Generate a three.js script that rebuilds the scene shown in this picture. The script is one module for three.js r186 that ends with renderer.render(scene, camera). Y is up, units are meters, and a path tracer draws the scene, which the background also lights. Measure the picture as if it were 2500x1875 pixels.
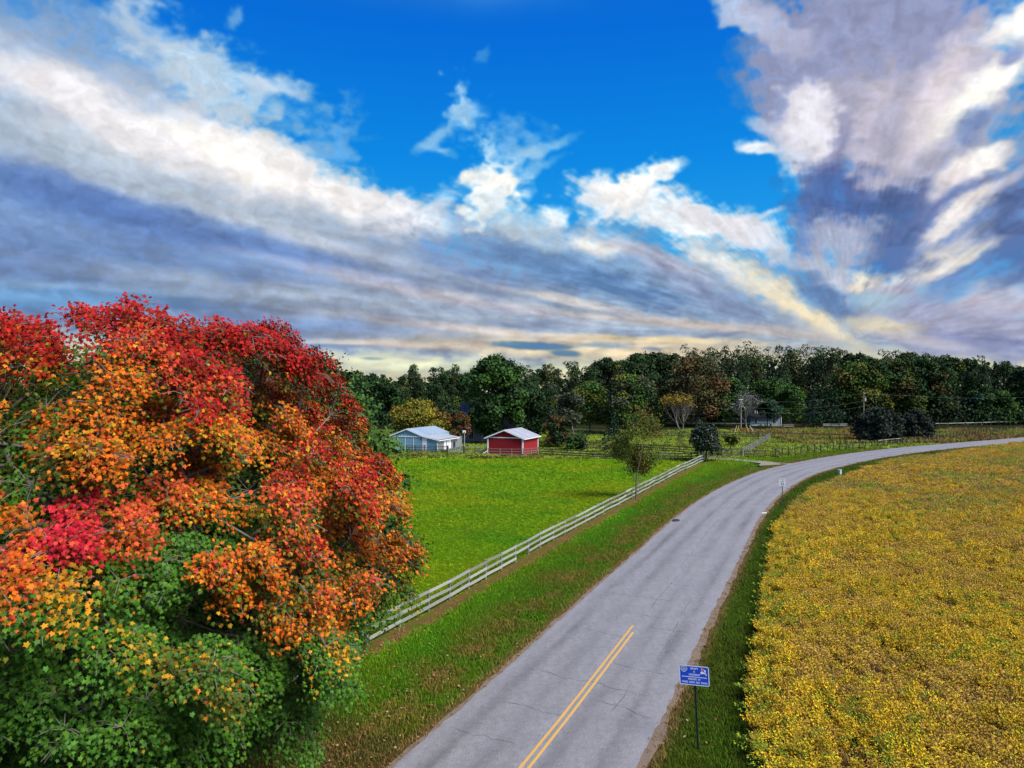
import * as THREE from 'three';
import { mergeGeometries } from 'three/addons/utils/BufferGeometryUtils.js';
import { createNoise2D } from 'simplex-noise';

// ---------- camera, sky, sun, exposure ----------
const EXPOSURE = 2.3;
const scene = new THREE.Scene();
const camera = new THREE.PerspectiveCamera(56.8, 4 / 3, 0.3, 6000);
camera.position.set(0, 11.7, 0);
camera.rotation.set(THREE.MathUtils.degToRad(0.413), 0, 0);
const renderer = new THREE.WebGLRenderer({ antialias: true });
renderer.toneMapping = THREE.LinearToneMapping;
renderer.toneMappingExposure = EXPOSURE;
renderer.shadowMap.enabled = true;

const SUN_AZ = 126, SUN_EL = 46;      // veiled sun, to the right of the view, behind thin cloud
const sun = new THREE.DirectionalLight(new THREE.Color(1, 0.965, 0.9), 3.2);
{
  const a = THREE.MathUtils.degToRad(SUN_AZ), e = THREE.MathUtils.degToRad(SUN_EL);
  sun.position.set(Math.sin(a) * Math.cos(e) * 300, Math.sin(e) * 300, -Math.cos(a) * Math.cos(e) * 300 - 90);
  sun.target.position.set(0, 0, -90);
  sun.castShadow = true; sun.shadow.radius = 55;
  sun.shadow.mapSize.set(4096, 4096);
  Object.assign(sun.shadow.camera, { left: -220, right: 220, top: 220, bottom: -220, near: 1, far: 900 });
  scene.add(sun, sun.target);
}

// ---------- random numbers and noise ----------
const rngOf = (s) => () => { s = (s + 0x6d2b79f5) | 0; let t = Math.imul(s ^ (s >>> 15), 1 | s); t = (t + Math.imul(t ^ (t >>> 7), 61 | t)) ^ t; return ((t ^ (t >>> 14)) >>> 0) / 4294967296; };
const N1 = createNoise2D(rngOf(11)), N2 = createNoise2D(rngOf(23)), N3 = createNoise2D(rngOf(37));
const fbm = (n, x, y, o = 4) => { let s = 0, a = 0.5, f = 1; for (let i = 0; i < o; i++) { s += a * n(x * f + i * 17.3, y * f - i * 9.1); a *= 0.5; f *= 2.03; } return s; };
const sst = (a, b, x) => { const t = Math.min(1, Math.max(0, (x - a) / (b - a))); return t * t * (3 - 2 * t); };
const lerp = (a, b, t) => a + (b - a) * t;
const clamp = (x, a, b) => Math.min(b, Math.max(a, x));
const toLin = (c) => (c <= 0.04045 ? c / 12.92 : Math.pow((c + 0.055) / 1.055, 2.4));

// ---------- the sky: air and clouds by direction (azimuth and elevation in degrees) ----------
// each cloud mass: azimuth, elevation, half length, half breadth, tilt, colour, opacity, softness, raggedness
const CLOUDS = [
  // long bank on the left that runs down to the right
  [-24.1, 10.2, 30.85, 7.2, -8, 126, 140, 194, 0.96, 0.30, 0.8],
  [-26.9, 16.6, 18.36, 5.29, -17, 182, 182, 206, 0.92, 0.45, 1],
  [-31.5, 21.6, 9.42, 4.4, -7, 158, 166, 206, 0.72, 0.7, 1.2],
  [-22.6, 22.2, 6.31, 2.24, -18, 212, 210, 226, 0.82, 0.7, 1.2],
  [-18.3, 22, 2.34, 0.69, -1, 205, 205, 228, 0.8, 0.8, 1.2],
  [-26.9, 24.5, 3.47, 0.88, -3, 195, 196, 222, 0.6, 0.9, 1.3],
  [-14.2, 18.9, 2.85, 1.45, 36, 165, 188, 232, 0.55, 0.9, 1.6],
  [-29.2, 18.3, 11.42, 1.71, -18, 236, 231, 232, 0.9, 0.8, 0.8],
  [-17.6, 16.3, 11.85, 1.88, -19, 242, 237, 234, 0.92, 0.8, 0.8],
  [-22.6, 17.1, 4.89, 0.93, -22, 250, 246, 240, 0.7, 0.9, 0.8],
  [-8.4, 13.8, 6.88, 1.35, -14, 238, 234, 234, 0.88, 0.8, 1],
  [-5.4, 14.6, 1.48, 0.77, 30, 240, 238, 240, 0.7, 0.9, 1.4],
  [-9.1, 14.8, 1.09, 0.69, 40, 240, 238, 240, 0.7, 0.9, 1.4],
  [-31.4, 16.5, 4.46, 0.68, -15, 200, 198, 216, 0.7, 0.9, 0.8],
  [-32.8, 13.6, 6.72, 0.98, -11, 108, 126, 192, 0.72, 0.9, 0.7],
  [-26.9, 11.9, 12.32, 1.24, -9, 96, 118, 190, 0.8, 0.9, 0.6],
  [-17.6, 10.6, 10.08, 0.77, -12, 112, 130, 192, 0.7, 0.9, 0.6],
  [-19.6, 12.5, 8.48, 0.48, -14, 198, 194, 212, 0.55, 0.9, 0.6],
  [-10.6, 10.2, 10.76, 0.72, -13, 178, 174, 200, 0.6, 0.9, 0.6],
  [-32, 8.8, 11.23, 0.38, -5, 160, 165, 208, 0.5, 0.9, 0.6],
  [-24.1, 8.5, 13.03, 0.87, -4, 112, 134, 196, 0.55, 0.9, 0.6],
  [-7.7, 8.1, 13.18, 0.58, -9, 195, 188, 204, 0.55, 0.9, 0.6],
  [-12.7, 6.6, 14.91, 0.87, -5, 148, 154, 198, 0.6, 0.9, 0.6],
  [-32.8, 6.3, 11.12, 0.93, 2, 102, 148, 208, 0.55, 0.9, 0.4],
  [-26.9, 7.1, 12.51, 0.3, 1, 160, 172, 214, 0.5, 0.9, 0.4],
  // grey sheet low down, and the warm gap over the trees
  [4.6, 5.6, 33.42, 2.14, -4, 160, 160, 188, 0.86, 0.6, 0.6],
  [-4, 7.1, 10.4, 0.44, -9, 205, 195, 200, 0.6, 0.9, 0.5],
  [-2.1, 4.7, 11.94, 0.37, -6, 210, 196, 192, 0.65, 0.9, 0.4],
  [5.7, 3.3, 19.23, 0.89, -2, 222, 198, 160, 0.72, 0.9, 0.5],
  [11.6, 3.9, 9.32, 0.26, -3, 240, 212, 158, 0.7, 0.9, 0.4],
  [-6.5, 1.8, 11.06, 0.63, -1, 204, 210, 184, 0.75, 0.9, 0.3],
  [-8.4, 3.6, 8.78, 0.26, -1, 224, 202, 180, 0.6, 0.9, 0.4],
  // white puffs in the middle
  [8.3, 9.2, 16.9, 3.42, -12, 148, 158, 198, 0.85, 0.6, 1],
  [-0.6, 17.8, 2.91, 1.93, 33, 176, 200, 238, 0.6, 0.9, 1.6],
  [2.4, 18.7, 2.75, 0.41, 19, 190, 210, 240, 0.6, 0.9, 1],
  [1.6, 17, 2.2, 0.49, 26, 195, 212, 240, 0.5, 0.9, 1],
  [-1.7, 18.8, 0.44, 1.16, -16, 205, 220, 244, 0.6, 0.9, 1.2],
  [-1.7, 15.4, 1.71, 2.73, -9, 252, 250, 242, 0.98, 0.6, 0.9],
  [-2.7, 16.6, 1.27, 0.96, 1, 250, 247, 240, 0.9, 0.7, 0.9],
  [0.1, 13.6, 4.06, 1.36, -29, 205, 208, 226, 0.75, 0.9, 1],
  [3.1, 13.8, 1.27, 0.92, -20, 246, 244, 242, 0.85, 0.7, 1],
  [7.6, 14.5, 2.53, 1.84, 17, 238, 238, 242, 0.9, 0.7, 1],
  [10, 15.5, 2.6, 1.72, 37, 254, 251, 244, 0.98, 0.6, 1],
  [12, 17, 1.33, 0.9, 16, 246, 245, 244, 0.9, 0.8, 1.2],
  [7.2, 16.4, 0.93, 0.64, 27, 240, 242, 246, 0.8, 0.9, 1.2],
  [13.7, 13.2, 7.49, 1.57, -15, 240, 237, 236, 0.92, 0.7, 1],
  [18.6, 12.9, 2.32, 0.31, 8, 235, 235, 240, 0.7, 0.9, 0.8],
  [17.9, 11.8, 4.51, 1.14, -25, 226, 222, 228, 0.82, 0.8, 1],
  [19.6, 12.2, 1.31, 0.21, 8, 225, 230, 240, 0.6, 0.9, 0.6],
  [6.8, 11.4, 2.59, 0.93, -11, 244, 238, 230, 0.85, 0.8, 1],
  [1.6, 10, 8.59, 1.16, -14, 106, 130, 186, 0.78, 0.9, 0.8],
  [8.3, 8.1, 6.25, 0.94, -18, 98, 122, 178, 0.78, 0.9, 0.8],
  [11.6, 10.2, 5.44, 0.7, -24, 205, 200, 212, 0.7, 0.9, 0.8],
  [13.7, 8.3, 4.66, 0.91, -30, 150, 154, 186, 0.7, 0.9, 0.8],
  [16.5, 9.6, 3.87, 0.89, -31, 240, 232, 222, 0.8, 0.8, 1],
  [5.4, 6.9, 7.42, 0.33, -11, 225, 208, 194, 0.6, 0.9, 0.6],
  [10.1, 5.5, 7.98, 0.36, -7, 212, 196, 182, 0.6, 0.9, 0.6],
  [16.5, 6.6, 3.85, 0.7, -27, 120, 132, 172, 0.6, 0.9, 0.8],
  [20.9, 7, 4.42, 0.93, -41, 240, 224, 194, 0.8, 0.9, 1],
  [23.4, 5.1, 3.59, 0.49, -34, 246, 228, 186, 0.75, 0.95, 1.1],
  [18.2, 4.6, 7.43, 0.42, -7, 205, 188, 176, 0.6, 0.9, 0.5],
  // lone scraps in the blue
  [-4.3, 21.6, 1.11, 1.5, -6, 200, 214, 240, 0.75, 0.9, 1.4],
  [-3.5, 20.7, 1.69, 0.74, 26, 190, 208, 238, 0.7, 0.9, 1.4],
  [-6.4, 19.4, 1.61, 0.47, 31, 182, 204, 240, 0.7, 0.9, 1.2],
  [-5.8, 18.6, 1.09, 0.34, -17, 185, 206, 240, 0.6, 0.9, 1.2],
  [-2.4, 25.3, 0.72, 0.29, 55, 90, 160, 232, 0.6, 0.9, 1.2],
  [-21.6, 26.1, 0.84, 0.4, 50, 160, 190, 235, 0.6, 0.9, 1.2],
  // tall cloud on the right that fans up and out
  [26.8, 21.9, 9, 7, -19, 156, 154, 190, 0.96, 0.35, 0.9],
  [17.9, 26.8, 3.08, 1.09, -36, 200, 200, 220, 0.85, 0.6, 1.1],
  [20.6, 25.5, 3.06, 1.11, -25, 182, 180, 208, 0.8, 0.7, 1.1],
  [29.2, 17.1, 7.21, 4.89, -24, 180, 172, 194, 0.92, 0.5, 0.9],
  [22.7, 19, 2.24, 2.5, 7, 228, 225, 232, 0.92, 0.6, 0.9],
  [19.1, 17.8, 1.57, 0.63, -17, 240, 240, 244, 0.92, 0.6, 1],
  [19.2, 19.6, 1.38, 0.55, -24, 200, 208, 232, 0.7, 0.9, 1.2],
  [21.9, 16.7, 2.71, 1.22, -39, 206, 204, 220, 0.85, 0.7, 1],
  [24.4, 16.9, 0.84, 2.74, -21, 140, 140, 182, 0.7, 0.9, 0.8],
  [26.8, 19, 0.93, 4.09, -18, 200, 192, 206, 0.6, 0.9, 0.8],
  [25.9, 12.8, 4.6, 2.54, -11, 92, 106, 168, 0.88, 0.8, 0.9],
  [28.3, 11.7, 3.69, 2.42, 28, 84, 104, 160, 0.8, 0.9, 0.9],
  [22.5, 12.3, 1.09, 3.64, -5, 96, 116, 178, 0.75, 0.8, 0.9],
  [33.2, 11.1, 5.67, 3.67, 28, 122, 130, 182, 0.85, 0.6, 1],
  [35, 10.9, 1.77, 2.07, -7, 88, 106, 160, 0.75, 0.9, 1],
  [32.5, 21.4, 4.14, 1.5, 43, 206, 198, 210, 0.75, 0.9, 0.8],
  [30.6, 18.7, 3.45, 1.04, 58, 222, 212, 216, 0.7, 0.9, 0.8],
  [33.8, 19.5, 3.86, 1.07, 37, 255, 251, 240, 0.98, 0.8, 0.8],
  [35.8, 23, 2.01, 1.25, 25, 252, 247, 240, 0.95, 0.8, 0.8],
  [33, 17.4, 1.15, 0.85, 36, 90, 120, 186, 0.6, 0.95, 1],
  [35.3, 21, 0.92, 0.58, 33, 120, 130, 190, 0.7, 0.9, 1],
  [33.3, 15.1, 1.92, 0.79, 16, 248, 243, 236, 0.92, 0.7, 1],
  [31.9, 14.2, 1.59, 0.73, 44, 226, 216, 216, 0.8, 0.8, 1],
  [34, 13.1, 2.76, 0.42, 29, 210, 204, 216, 0.7, 0.9, 0.8],
  [31.9, 11.6, 3.21, 0.74, 37, 238, 230, 224, 0.88, 0.8, 1],
  [29.7, 8.1, 4.26, 0.95, 35, 232, 222, 212, 0.85, 0.9, 1],
  [32.4, 8.8, 2.38, 0.44, 24, 236, 228, 214, 0.8, 0.9, 1],
  [24.7, 10.8, 2.83, 1.36, -15, 194, 188, 208, 0.8, 0.9, 1],
  [24.1, 8.5, 4.16, 1.11, -22, 206, 196, 204, 0.8, 0.9, 1],
  [26.8, 7.7, 1.31, 0.79, -4, 240, 228, 204, 0.88, 0.8, 1],
  [28.8, 9.1, 1.77, 1.44, 51, 78, 104, 168, 0.7, 0.9, 1],
  [31.9, 4.8, 6.54, 2, -12, 164, 160, 190, 0.88, 0.7, 0.9],
  [34.8, 6.1, 2.76, 1.22, 5, 198, 188, 202, 0.75, 0.9, 1],
  [33.7, 3, 5.7, 0.8, -6, 140, 146, 190, 0.8, 0.9, 0.7],
  [24, 6.8, 2.63, 0.96, -42, 96, 118, 170, 0.7, 0.9, 0.9],
  [27.1, 6.2, 1.49, 0.72, -9, 160, 186, 204, 0.7, 0.9, 0.8],
  [27.4, 4.5, 2.67, 0.56, -11, 238, 222, 182, 0.7, 0.95, 1],
  [30.2, 3.4, 3.38, 0.38, -13, 200, 190, 192, 0.6, 0.9, 0.7],
  [35.3, 8.5, 1.48, 1.21, 18, 90, 112, 172, 0.7, 0.9, 1],
  // small dark scraps low over the trees
  [1.6, 3.5, 3.43, 0.34, -3, 88, 114, 154, 0.95, 0.4, 0.35],
  [4.4, 2.9, 1.19, 0.26, -4, 92, 116, 154, 0.9, 0.5, 0.35],
  [7.4, 3.5, 2.35, 0.26, 0, 138, 148, 180, 0.8, 0.7, 0.35],
  [-11.1, 2.4, 1.01, 0.12, 0, 112, 128, 148, 0.85, 0.6, 0.2],
  [11.2, 3.2, 0.86, 0.15, -3, 130, 140, 165, 0.8, 0.6, 0.2],
  [16.5, 4.2, 1.58, 0.18, 5, 128, 138, 170, 0.7, 0.7, 0.3],
];
for (const c of CLOUDS) { if (c[5] < 215 && c[7] > c[5] + 12) { c[6] += c[0] > 10 ? 3 : 8; c[5] -= c[0] > 10 ? 2 : 5; } const t = c[4] * Math.PI / 180; c.cs = Math.cos(t); c.sn = Math.sin(t); }
const AIR = [[-90, 150, 150, 140], [0, 214, 204, 164], [2.5, 206, 208, 188], [5, 150, 182, 214], [8, 84, 164, 226], [12, 36, 156, 234], [18, 14, 136, 228], [27, 8, 108, 216], [45, 10, 84, 196], [90, 14, 80, 186]];
function air(el) {
  let i = 1; while (i < AIR.length - 1 && AIR[i][0] < el) i++;
  const a = AIR[i - 1], b = AIR[i], t = clamp((el - a[0]) / (b[0] - a[0]), 0, 1);
  return [lerp(a[1], b[1], t), lerp(a[2], b[2], t), lerp(a[3], b[3], t)];
}
function elsewhere(az, el) {                 // the same broken cloud carried on round the sky
  const c = air(el), a = az * Math.PI / 180, r = 1 / (0.07 + Math.sin(Math.max(el, 0) * Math.PI / 180));
  const x = Math.sin(a) * r, y = Math.cos(a) * r;
  const d = fbm(N1, x * 0.55 + 3, y * 0.4, 5), e = fbm(N2, x * 1.3, y * 0.8 + 5, 4);
  const cov = sst(-0.22, 0.3, d), w = sst(-0.3, 0.45, e + d * 0.4);
  return [lerp(c[0], lerp(140, 236, w), cov), lerp(c[1], lerp(146, 232, w), cov), lerp(c[2], lerp(192, 232, w), cov)];
}
const VAZ = 25, VEL = 3.5;                   // the streaks of cloud run towards this point low in the sky
function skyAt(az, el) {
  const out = Math.max(sst(36, 44, Math.abs(az)), sst(27, 34, el));
  let c = air(el);
  if (out > 0) { const o = elsewhere(az, el); c = [lerp(c[0], o[0], out), lerp(c[1], o[1], out), lerp(c[2], o[2], out)]; }
  if (Math.abs(az) > 56 || el > 44) return c;
  const dx = az - VAZ, dy = el - VEL, th = Math.atan2(dy, dx), lr = Math.log(Math.hypot(dx, dy) + 1.5);
  const s1 = fbm(N1, th * 5, lr * 1.6, 5), s2 = fbm(N2, th * 17, lr * 3.2 + 4, 4), s3 = fbm(N3, th * 46, lr * 7, 3);
  const hi = 1 - 0.6 * sst(9, 20, el); const cx = Math.cos(th), sy = Math.sin(th);
  const wr = fbm(N3, az * 0.11, el * 0.2, 4) * 3.2 + fbm(N1, az * 0.45, el * 0.6, 3) * 1.5 + s3 * 0.35 * hi;      // along the streaks
  const wt = fbm(N2, az * 0.13 + 9, el * 0.26, 4) * 1.6 + fbm(N3, az * 0.6, el * 0.9 + 3, 3) * 0.7 + s2 * 0.3 * hi; // across them
  const wx = cx * wr - sy * wt, wy = sy * wr + cx * wt;
  const puff = fbm(N2, az * 0.42 + wx * 0.2, el * 0.6 + wy * 0.2 + 31, 4);
  const fine = fbm(N1, az * 1.1 + wx * 0.9, el * 1.5 + wy * 0.9 + 50, 4); let cloud = 0;
  for (const k of CLOUDS) {
    const ww = k[10] * 0.85 * clamp(k[3] / 2, 0.22, 1), px = az - k[0] + wx * ww, py = el - k[1] + wy * ww, R = Math.max(k[2], k[3]) * 1.9 + 1;
    if (px > R || px < -R || py > R || py < -R) continue;
    const u = (px * k.cs + py * k.sn) / k[2], v = (py * k.cs - px * k.sn) / k[3];
    const d = Math.sqrt(u * u + v * v) + (s1 * 0.34 * hi + s2 * 0.12 * hi + puff * 0.28 + s3 * (0.05 + 0.15 * (hi - 0.4) / 0.6)) * k[10] * 0.75;
    const a = k[8] * (1 + 0.16 * fine * k[9]) * sst(1 + k[9] * 0.55, 1 - k[9] * 0.75, d);
    if (a <= 0) continue;
    c = [lerp(c[0], k[5], a), lerp(c[1], k[6], a), lerp(c[2], k[7], a)];
    cloud = Math.max(cloud, a);
  }
  const low = sst(15, 7, el) * sst(7, 17, Math.hypot(dx, dy)); c = [c[0] * (1 + 0.2 * low * s2), c[1] * (1 + 0.17 * low * s2), c[2] * (1 + 0.1 * low * s2)];
  const m = 1 + cloud * ((s2 * 0.08 + s3 * 0.03 + s1 * 0.09) * hi + puff * 0.11);
  const f1 = fbm(N3, az * 1.7 + wx * 1.5, el * 2.4 + wy * 1.5, 4) * 0.035 * cloud, lum = (c[0] * 0.3 + c[1] * 0.5 + c[2] * 0.2) * m, gain = 1 + cloud * 0.17 * (lum - 160) / Math.max(40, lum), con = (x) => x * m * (1 + f1) * gain;
  return [con(c[0]), con(c[1]), con(c[2])];
}
{
  const W = 4096, H = 2048, data = new Float32Array(W * H * 4), C = 8;
  const put = (i, c) => { for (let k = 0; k < 3; k++) data[i + k] = toLin(clamp(c[k] / 255, 0, 1.05)) / EXPOSURE; data[i + 3] = 1; };
  const CW = W / C, CH = H / C, coarse = new Array(CW * (CH + 1));
  for (let j = 0; j <= CH; j++) for (let i = 0; i < CW; i++) {
    const el = (j / CH - 0.5) * 180, az = i / CW * 360 - 90;   // azimuth 0 is straight ahead, -z
    coarse[j * CW + i] = skyAt(((az + 540) % 360) - 180, Math.max(el, 0));
  }
  for (let j = 0; j < H; j++) {
    const el = ((j + 0.5) / H - 0.5) * 180;
    for (let i = 0; i < W; i++) {
      let az = (i + 0.5) / W * 360 - 90; az = ((az + 540) % 360) - 180;
      const at = (j * W + i) * 4;
      if (Math.abs(az) < 52 && el > -0.5 && el < 42) { put(at, skyAt(az, Math.max(el, 0))); continue; }
      const fj = (j + 0.5) / C, fi = (i + 0.5) / C, j0 = Math.min(CH - 1, Math.floor(fj)), i0 = Math.floor(fi) % CW, i1 = (i0 + 1) % CW, tj = fj - j0, ti = fi - Math.floor(fi);
      const a = coarse[j0 * CW + i0], b = coarse[j0 * CW + i1], c = coarse[(j0 + 1) * CW + i0], d = coarse[(j0 + 1) * CW + i1];
      put(at, [0, 1, 2].map((k) => lerp(lerp(a[k], b[k], ti), lerp(c[k], d[k], ti), tj)));
    }
  }
  const sky = new THREE.DataTexture(data, W, H, THREE.RGBAFormat, THREE.FloatType);
  sky.mapping = THREE.EquirectangularReflectionMapping; sky.magFilter = THREE.LinearFilter; sky.minFilter = THREE.LinearFilter;
  sky.colorSpace = THREE.LinearSRGBColorSpace; sky.needsUpdate = true;
  scene.background = sky; scene.environment = sky;
}

// ---------- helpers for things and parts ----------
const V = (x, y, z) => new THREE.Vector3(x, y, z);
const taken = new Map();
const numbered = (n) => { const k = taken.get(n) ?? 0; taken.set(n, k + 1); return k ? n + '_' + String(k).padStart(3, '0') : n; };
function tag(o, label, category, group, kind) {
  if (label) o.userData.label = label;
  if (category) o.userData.category = category;
  if (group) o.userData.group = group;
  if (kind) o.userData.kind = kind;
  return o;
}
function thing(name, label, category, x = 0, y = 0, z = 0, turn = 0, group) {
  const o = new THREE.Group(); o.name = numbered(name); o.position.set(x, y, z); o.rotation.y = turn; scene.add(o);
  return tag(o, label, category, group);
}
function part(name, geo, mat, parent, x = 0, y = 0, z = 0) {
  const m = new THREE.Mesh(geo, mat); m.name = name; m.position.set(x, y, z); m.castShadow = m.receiveShadow = true;
  parent.add(m); return m;
}
function setting(name, geo, mat, parent = scene) {
  const m = new THREE.Mesh(geo, mat); m.name = name; m.castShadow = m.receiveShadow = true; parent.add(m);
  if (parent === scene) m.userData.kind = 'structure';
  return m;
}
const lin = (r, g, b) => new THREE.Color().setRGB(r, g, b);
function noiseTexture(size, seed, f, srgb = true) {           // f(u, v, noise) -> [r, g, b] 0..1
  const rng = rngOf(seed), n = createNoise2D(rng), data = new Uint8Array(size * size * 4);
  const wrapN = (u, v, k) => {                                  // tiles: the noise is taken round two circles, blended
    const a = n(u * k, v * k), b = n((u - 1) * k, v * k), c = n(u * k, (v - 1) * k), d = n((u - 1) * k, (v - 1) * k);
    return lerp(lerp(a, b, u), lerp(c, d, u), v) * 1.35;
  };
  for (let j = 0; j < size; j++) for (let i = 0; i < size; i++) {
    const c = f(i / size, j / size, wrapN, rng), at = (j * size + i) * 4;
    for (let k = 0; k < 3; k++) data[at + k] = clamp(c[k], 0, 1) * 255;
    data[at + 3] = 255;
  }
  const t = new THREE.DataTexture(data, size, size); t.wrapS = t.wrapT = THREE.RepeatWrapping;
  t.magFilter = THREE.LinearFilter; t.minFilter = THREE.LinearMipmapLinearFilter; t.generateMipmaps = true;
  if (srgb) t.colorSpace = THREE.SRGBColorSpace; t.needsUpdate = true; return t;
}
// mesh collectors ------------------------------------------------
class Collect {                                                // triangles with a colour for each corner
  constructor() { this.p = []; this.c = []; this.i = []; this.uv = []; }
  get n() { return this.p.length / 3; }
  vert(x, y, z, c) { this.p.push(x, y, z); if (c) this.c.push(c[0], c[1], c[2]); return this.n - 1; }
  quad(a, b, c, d) { this.i.push(a, b, c, a, c, d); }
  tri(a, b, c) { this.i.push(a, b, c); }
  build(smooth = true) {
    const g = new THREE.BufferGeometry();
    g.setAttribute('position', new THREE.Float32BufferAttribute(this.p, 3));
    if (this.c.length) g.setAttribute('color', new THREE.Float32BufferAttribute(this.c, 3));
    if (this.uv.length) g.setAttribute('uv', new THREE.Float32BufferAttribute(this.uv, 2));
    g.setIndex(this.i);
    if (smooth) g.computeVertexNormals();
    return g;
  }
  limb(pts, rads, sides = 6, col) {                             // a tapered, bending limb
    let prev = null; const t = V(), a = V(), b = V();
    for (let k = 0; k < pts.length; k++) {
      t.subVectors(pts[Math.min(k + 1, pts.length - 1)], pts[Math.max(k - 1, 0)]).normalize();
      a.set(0, 1, 0); if (Math.abs(t.y) > 0.9) a.set(1, 0, 0);
      b.crossVectors(t, a).normalize(); a.crossVectors(b, t);
      const ring = [];
      for (let s = 0; s < sides; s++) {
        const w = s / sides * Math.PI * 2, cs = Math.cos(w) * rads[k], sn = Math.sin(w) * rads[k], p = pts[k];
        ring.push(this.vert(p.x + a.x * cs + b.x * sn, p.y + a.y * cs + b.y * sn, p.z + a.z * cs + b.z * sn, col));
      }
      if (prev) for (let s = 0; s < sides; s++) this.quad(prev[s], prev[(s + 1) % sides], ring[(s + 1) % sides], ring[s]);
      prev = ring;
    }
  }
}
const UNIT = new THREE.BoxGeometry(1, 1, 1);
function chamferBox(w, h, d, c) {                              // a box with chamfered long edges
  const s = new THREE.Shape(); const x = w / 2, y = h / 2;
  s.moveTo(-x + c, -y); s.lineTo(x - c, -y); s.lineTo(x, -y + c); s.lineTo(x, y - c); s.lineTo(x - c, y); s.lineTo(-x + c, y); s.lineTo(-x, y - c); s.lineTo(-x, -y + c);
  return new THREE.ExtrudeGeometry(s, { depth: d, bevelEnabled: false }).translate(0, 0, -d / 2);
}

// ---------- the road's line ----------
const ROAD_HALF = 3.45;
const roadCurve = new THREE.CatmullRomCurve3([[-16.4, 14], [-10.2, 0], [-4.9, -11.5], [0.3, -22.5], [7.1, -38.2], [12.3, -50], [17.8, -62.7], [24, -75.5], [31, -88], [38.6, -99.6], [46, -108.6], [54, -117.2], [63, -125.8], [73.8, -134.8], [86, -143.6], [99, -152], [112, -160.2], [129, -171.5], [160, -193], [230, -240], [330, -300]].map(([x, z]) => V(x, 0, z)), false, 'centripetal');
const roadPts = roadCurve.getSpacedPoints(500);
const roadTan = roadPts.map((p, i) => V().subVectors(roadPts[Math.min(500, i + 1)], roadPts[Math.max(0, i - 1)]).normalize());
const roadStep = roadCurve.getLength() / 500;
function roadOffset(x, z) {                                    // signed metres from the centre line, + to the right; and metres along it
  let best = 1e9, bi = 0;
  for (let i = 0; i <= 500; i += 5) { const dx = x - roadPts[i].x, dz = z - roadPts[i].z, d = dx * dx + dz * dz; if (d < best) { best = d; bi = i; } }
  const lo = Math.max(0, bi - 5), hi = Math.min(500, bi + 5); best = 1e9;
  for (let i = lo; i <= hi; i++) { const dx = x - roadPts[i].x, dz = z - roadPts[i].z, d = dx * dx + dz * dz; if (d < best) { best = d; bi = i; } }
  const t = roadTan[bi], dx = x - roadPts[bi].x, dz = z - roadPts[bi].z;
  const side = -(t.z * dx - t.x * dz) ;
  return [Math.hypot(dx, dz) > 40 ? Math.sign(side) * Math.hypot(dx, dz) : side, bi * roadStep];
}
// the crop's edge, the roadside fence's line
const cropEdge = [[15, 5], [11, -10], [7.61, -22.02], [9.41, -27.84], [14.94, -41.66], [21.73, -58.05], [24.5, -63.49], [28.23, -71.02], [35.68, -83.58], [42.48, -91.48], [54.31, -106.87], [62.71, -116.02], [74.72, -124.56], [98.58, -143.98], [109.97, -152.63], [190, -207], [330, -296]];
const fenceLine = [[-22, 0.5], [-13.4, -18.2], [-4.4, -37.4], [2.06, -52.4], [10.7, -71.4], [23.4, -99.4], [31.8, -116.6]];
const inPoly = (x, z, P) => { let c = false; for (let i = 0, j = P.length - 1; i < P.length; j = i++) if ((P[i][1] > z) !== (P[j][1] > z) && x < (P[j][0] - P[i][0]) * (z - P[i][1]) / (P[j][1] - P[i][1]) + P[i][0]) c = !c; return c; };
const cropPoly = [...cropEdge, [400, 20]];
const pasturePoly = [...fenceLine, [31.5, -118.5], [-40, -121], [-60, -110], [-60, 0]];
const distSeg = (x, z, L) => { let b = 1e9; for (let i = 1; i < L.length; i++) { const [ax, az] = L[i - 1], [bx, bz] = L[i], dx = bx - ax, dz = bz - az, t = clamp(((x - ax) * dx + (z - az) * dz) / (dx * dx + dz * dz), 0, 1), d = Math.hypot(x - ax - dx * t, z - az - dz * t); if (d < b) b = d; } return b; };

function groundHeight(x, z, off = roadOffset(x, z)[0]) {
  let h = 0;
  h -= 0.34 * Math.exp(-(((off + 6.9) / 1.3) ** 2));            // ditch on the left
  h -= 0.16 * Math.exp(-(((off - 5.6) / 1) ** 2));
  const far = sst(4.2, 8, Math.abs(off));
  h += far * 0.05 * fbm(N2, x * 0.12, z * 0.12, 3);
  return h - 0.02;
}
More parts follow.
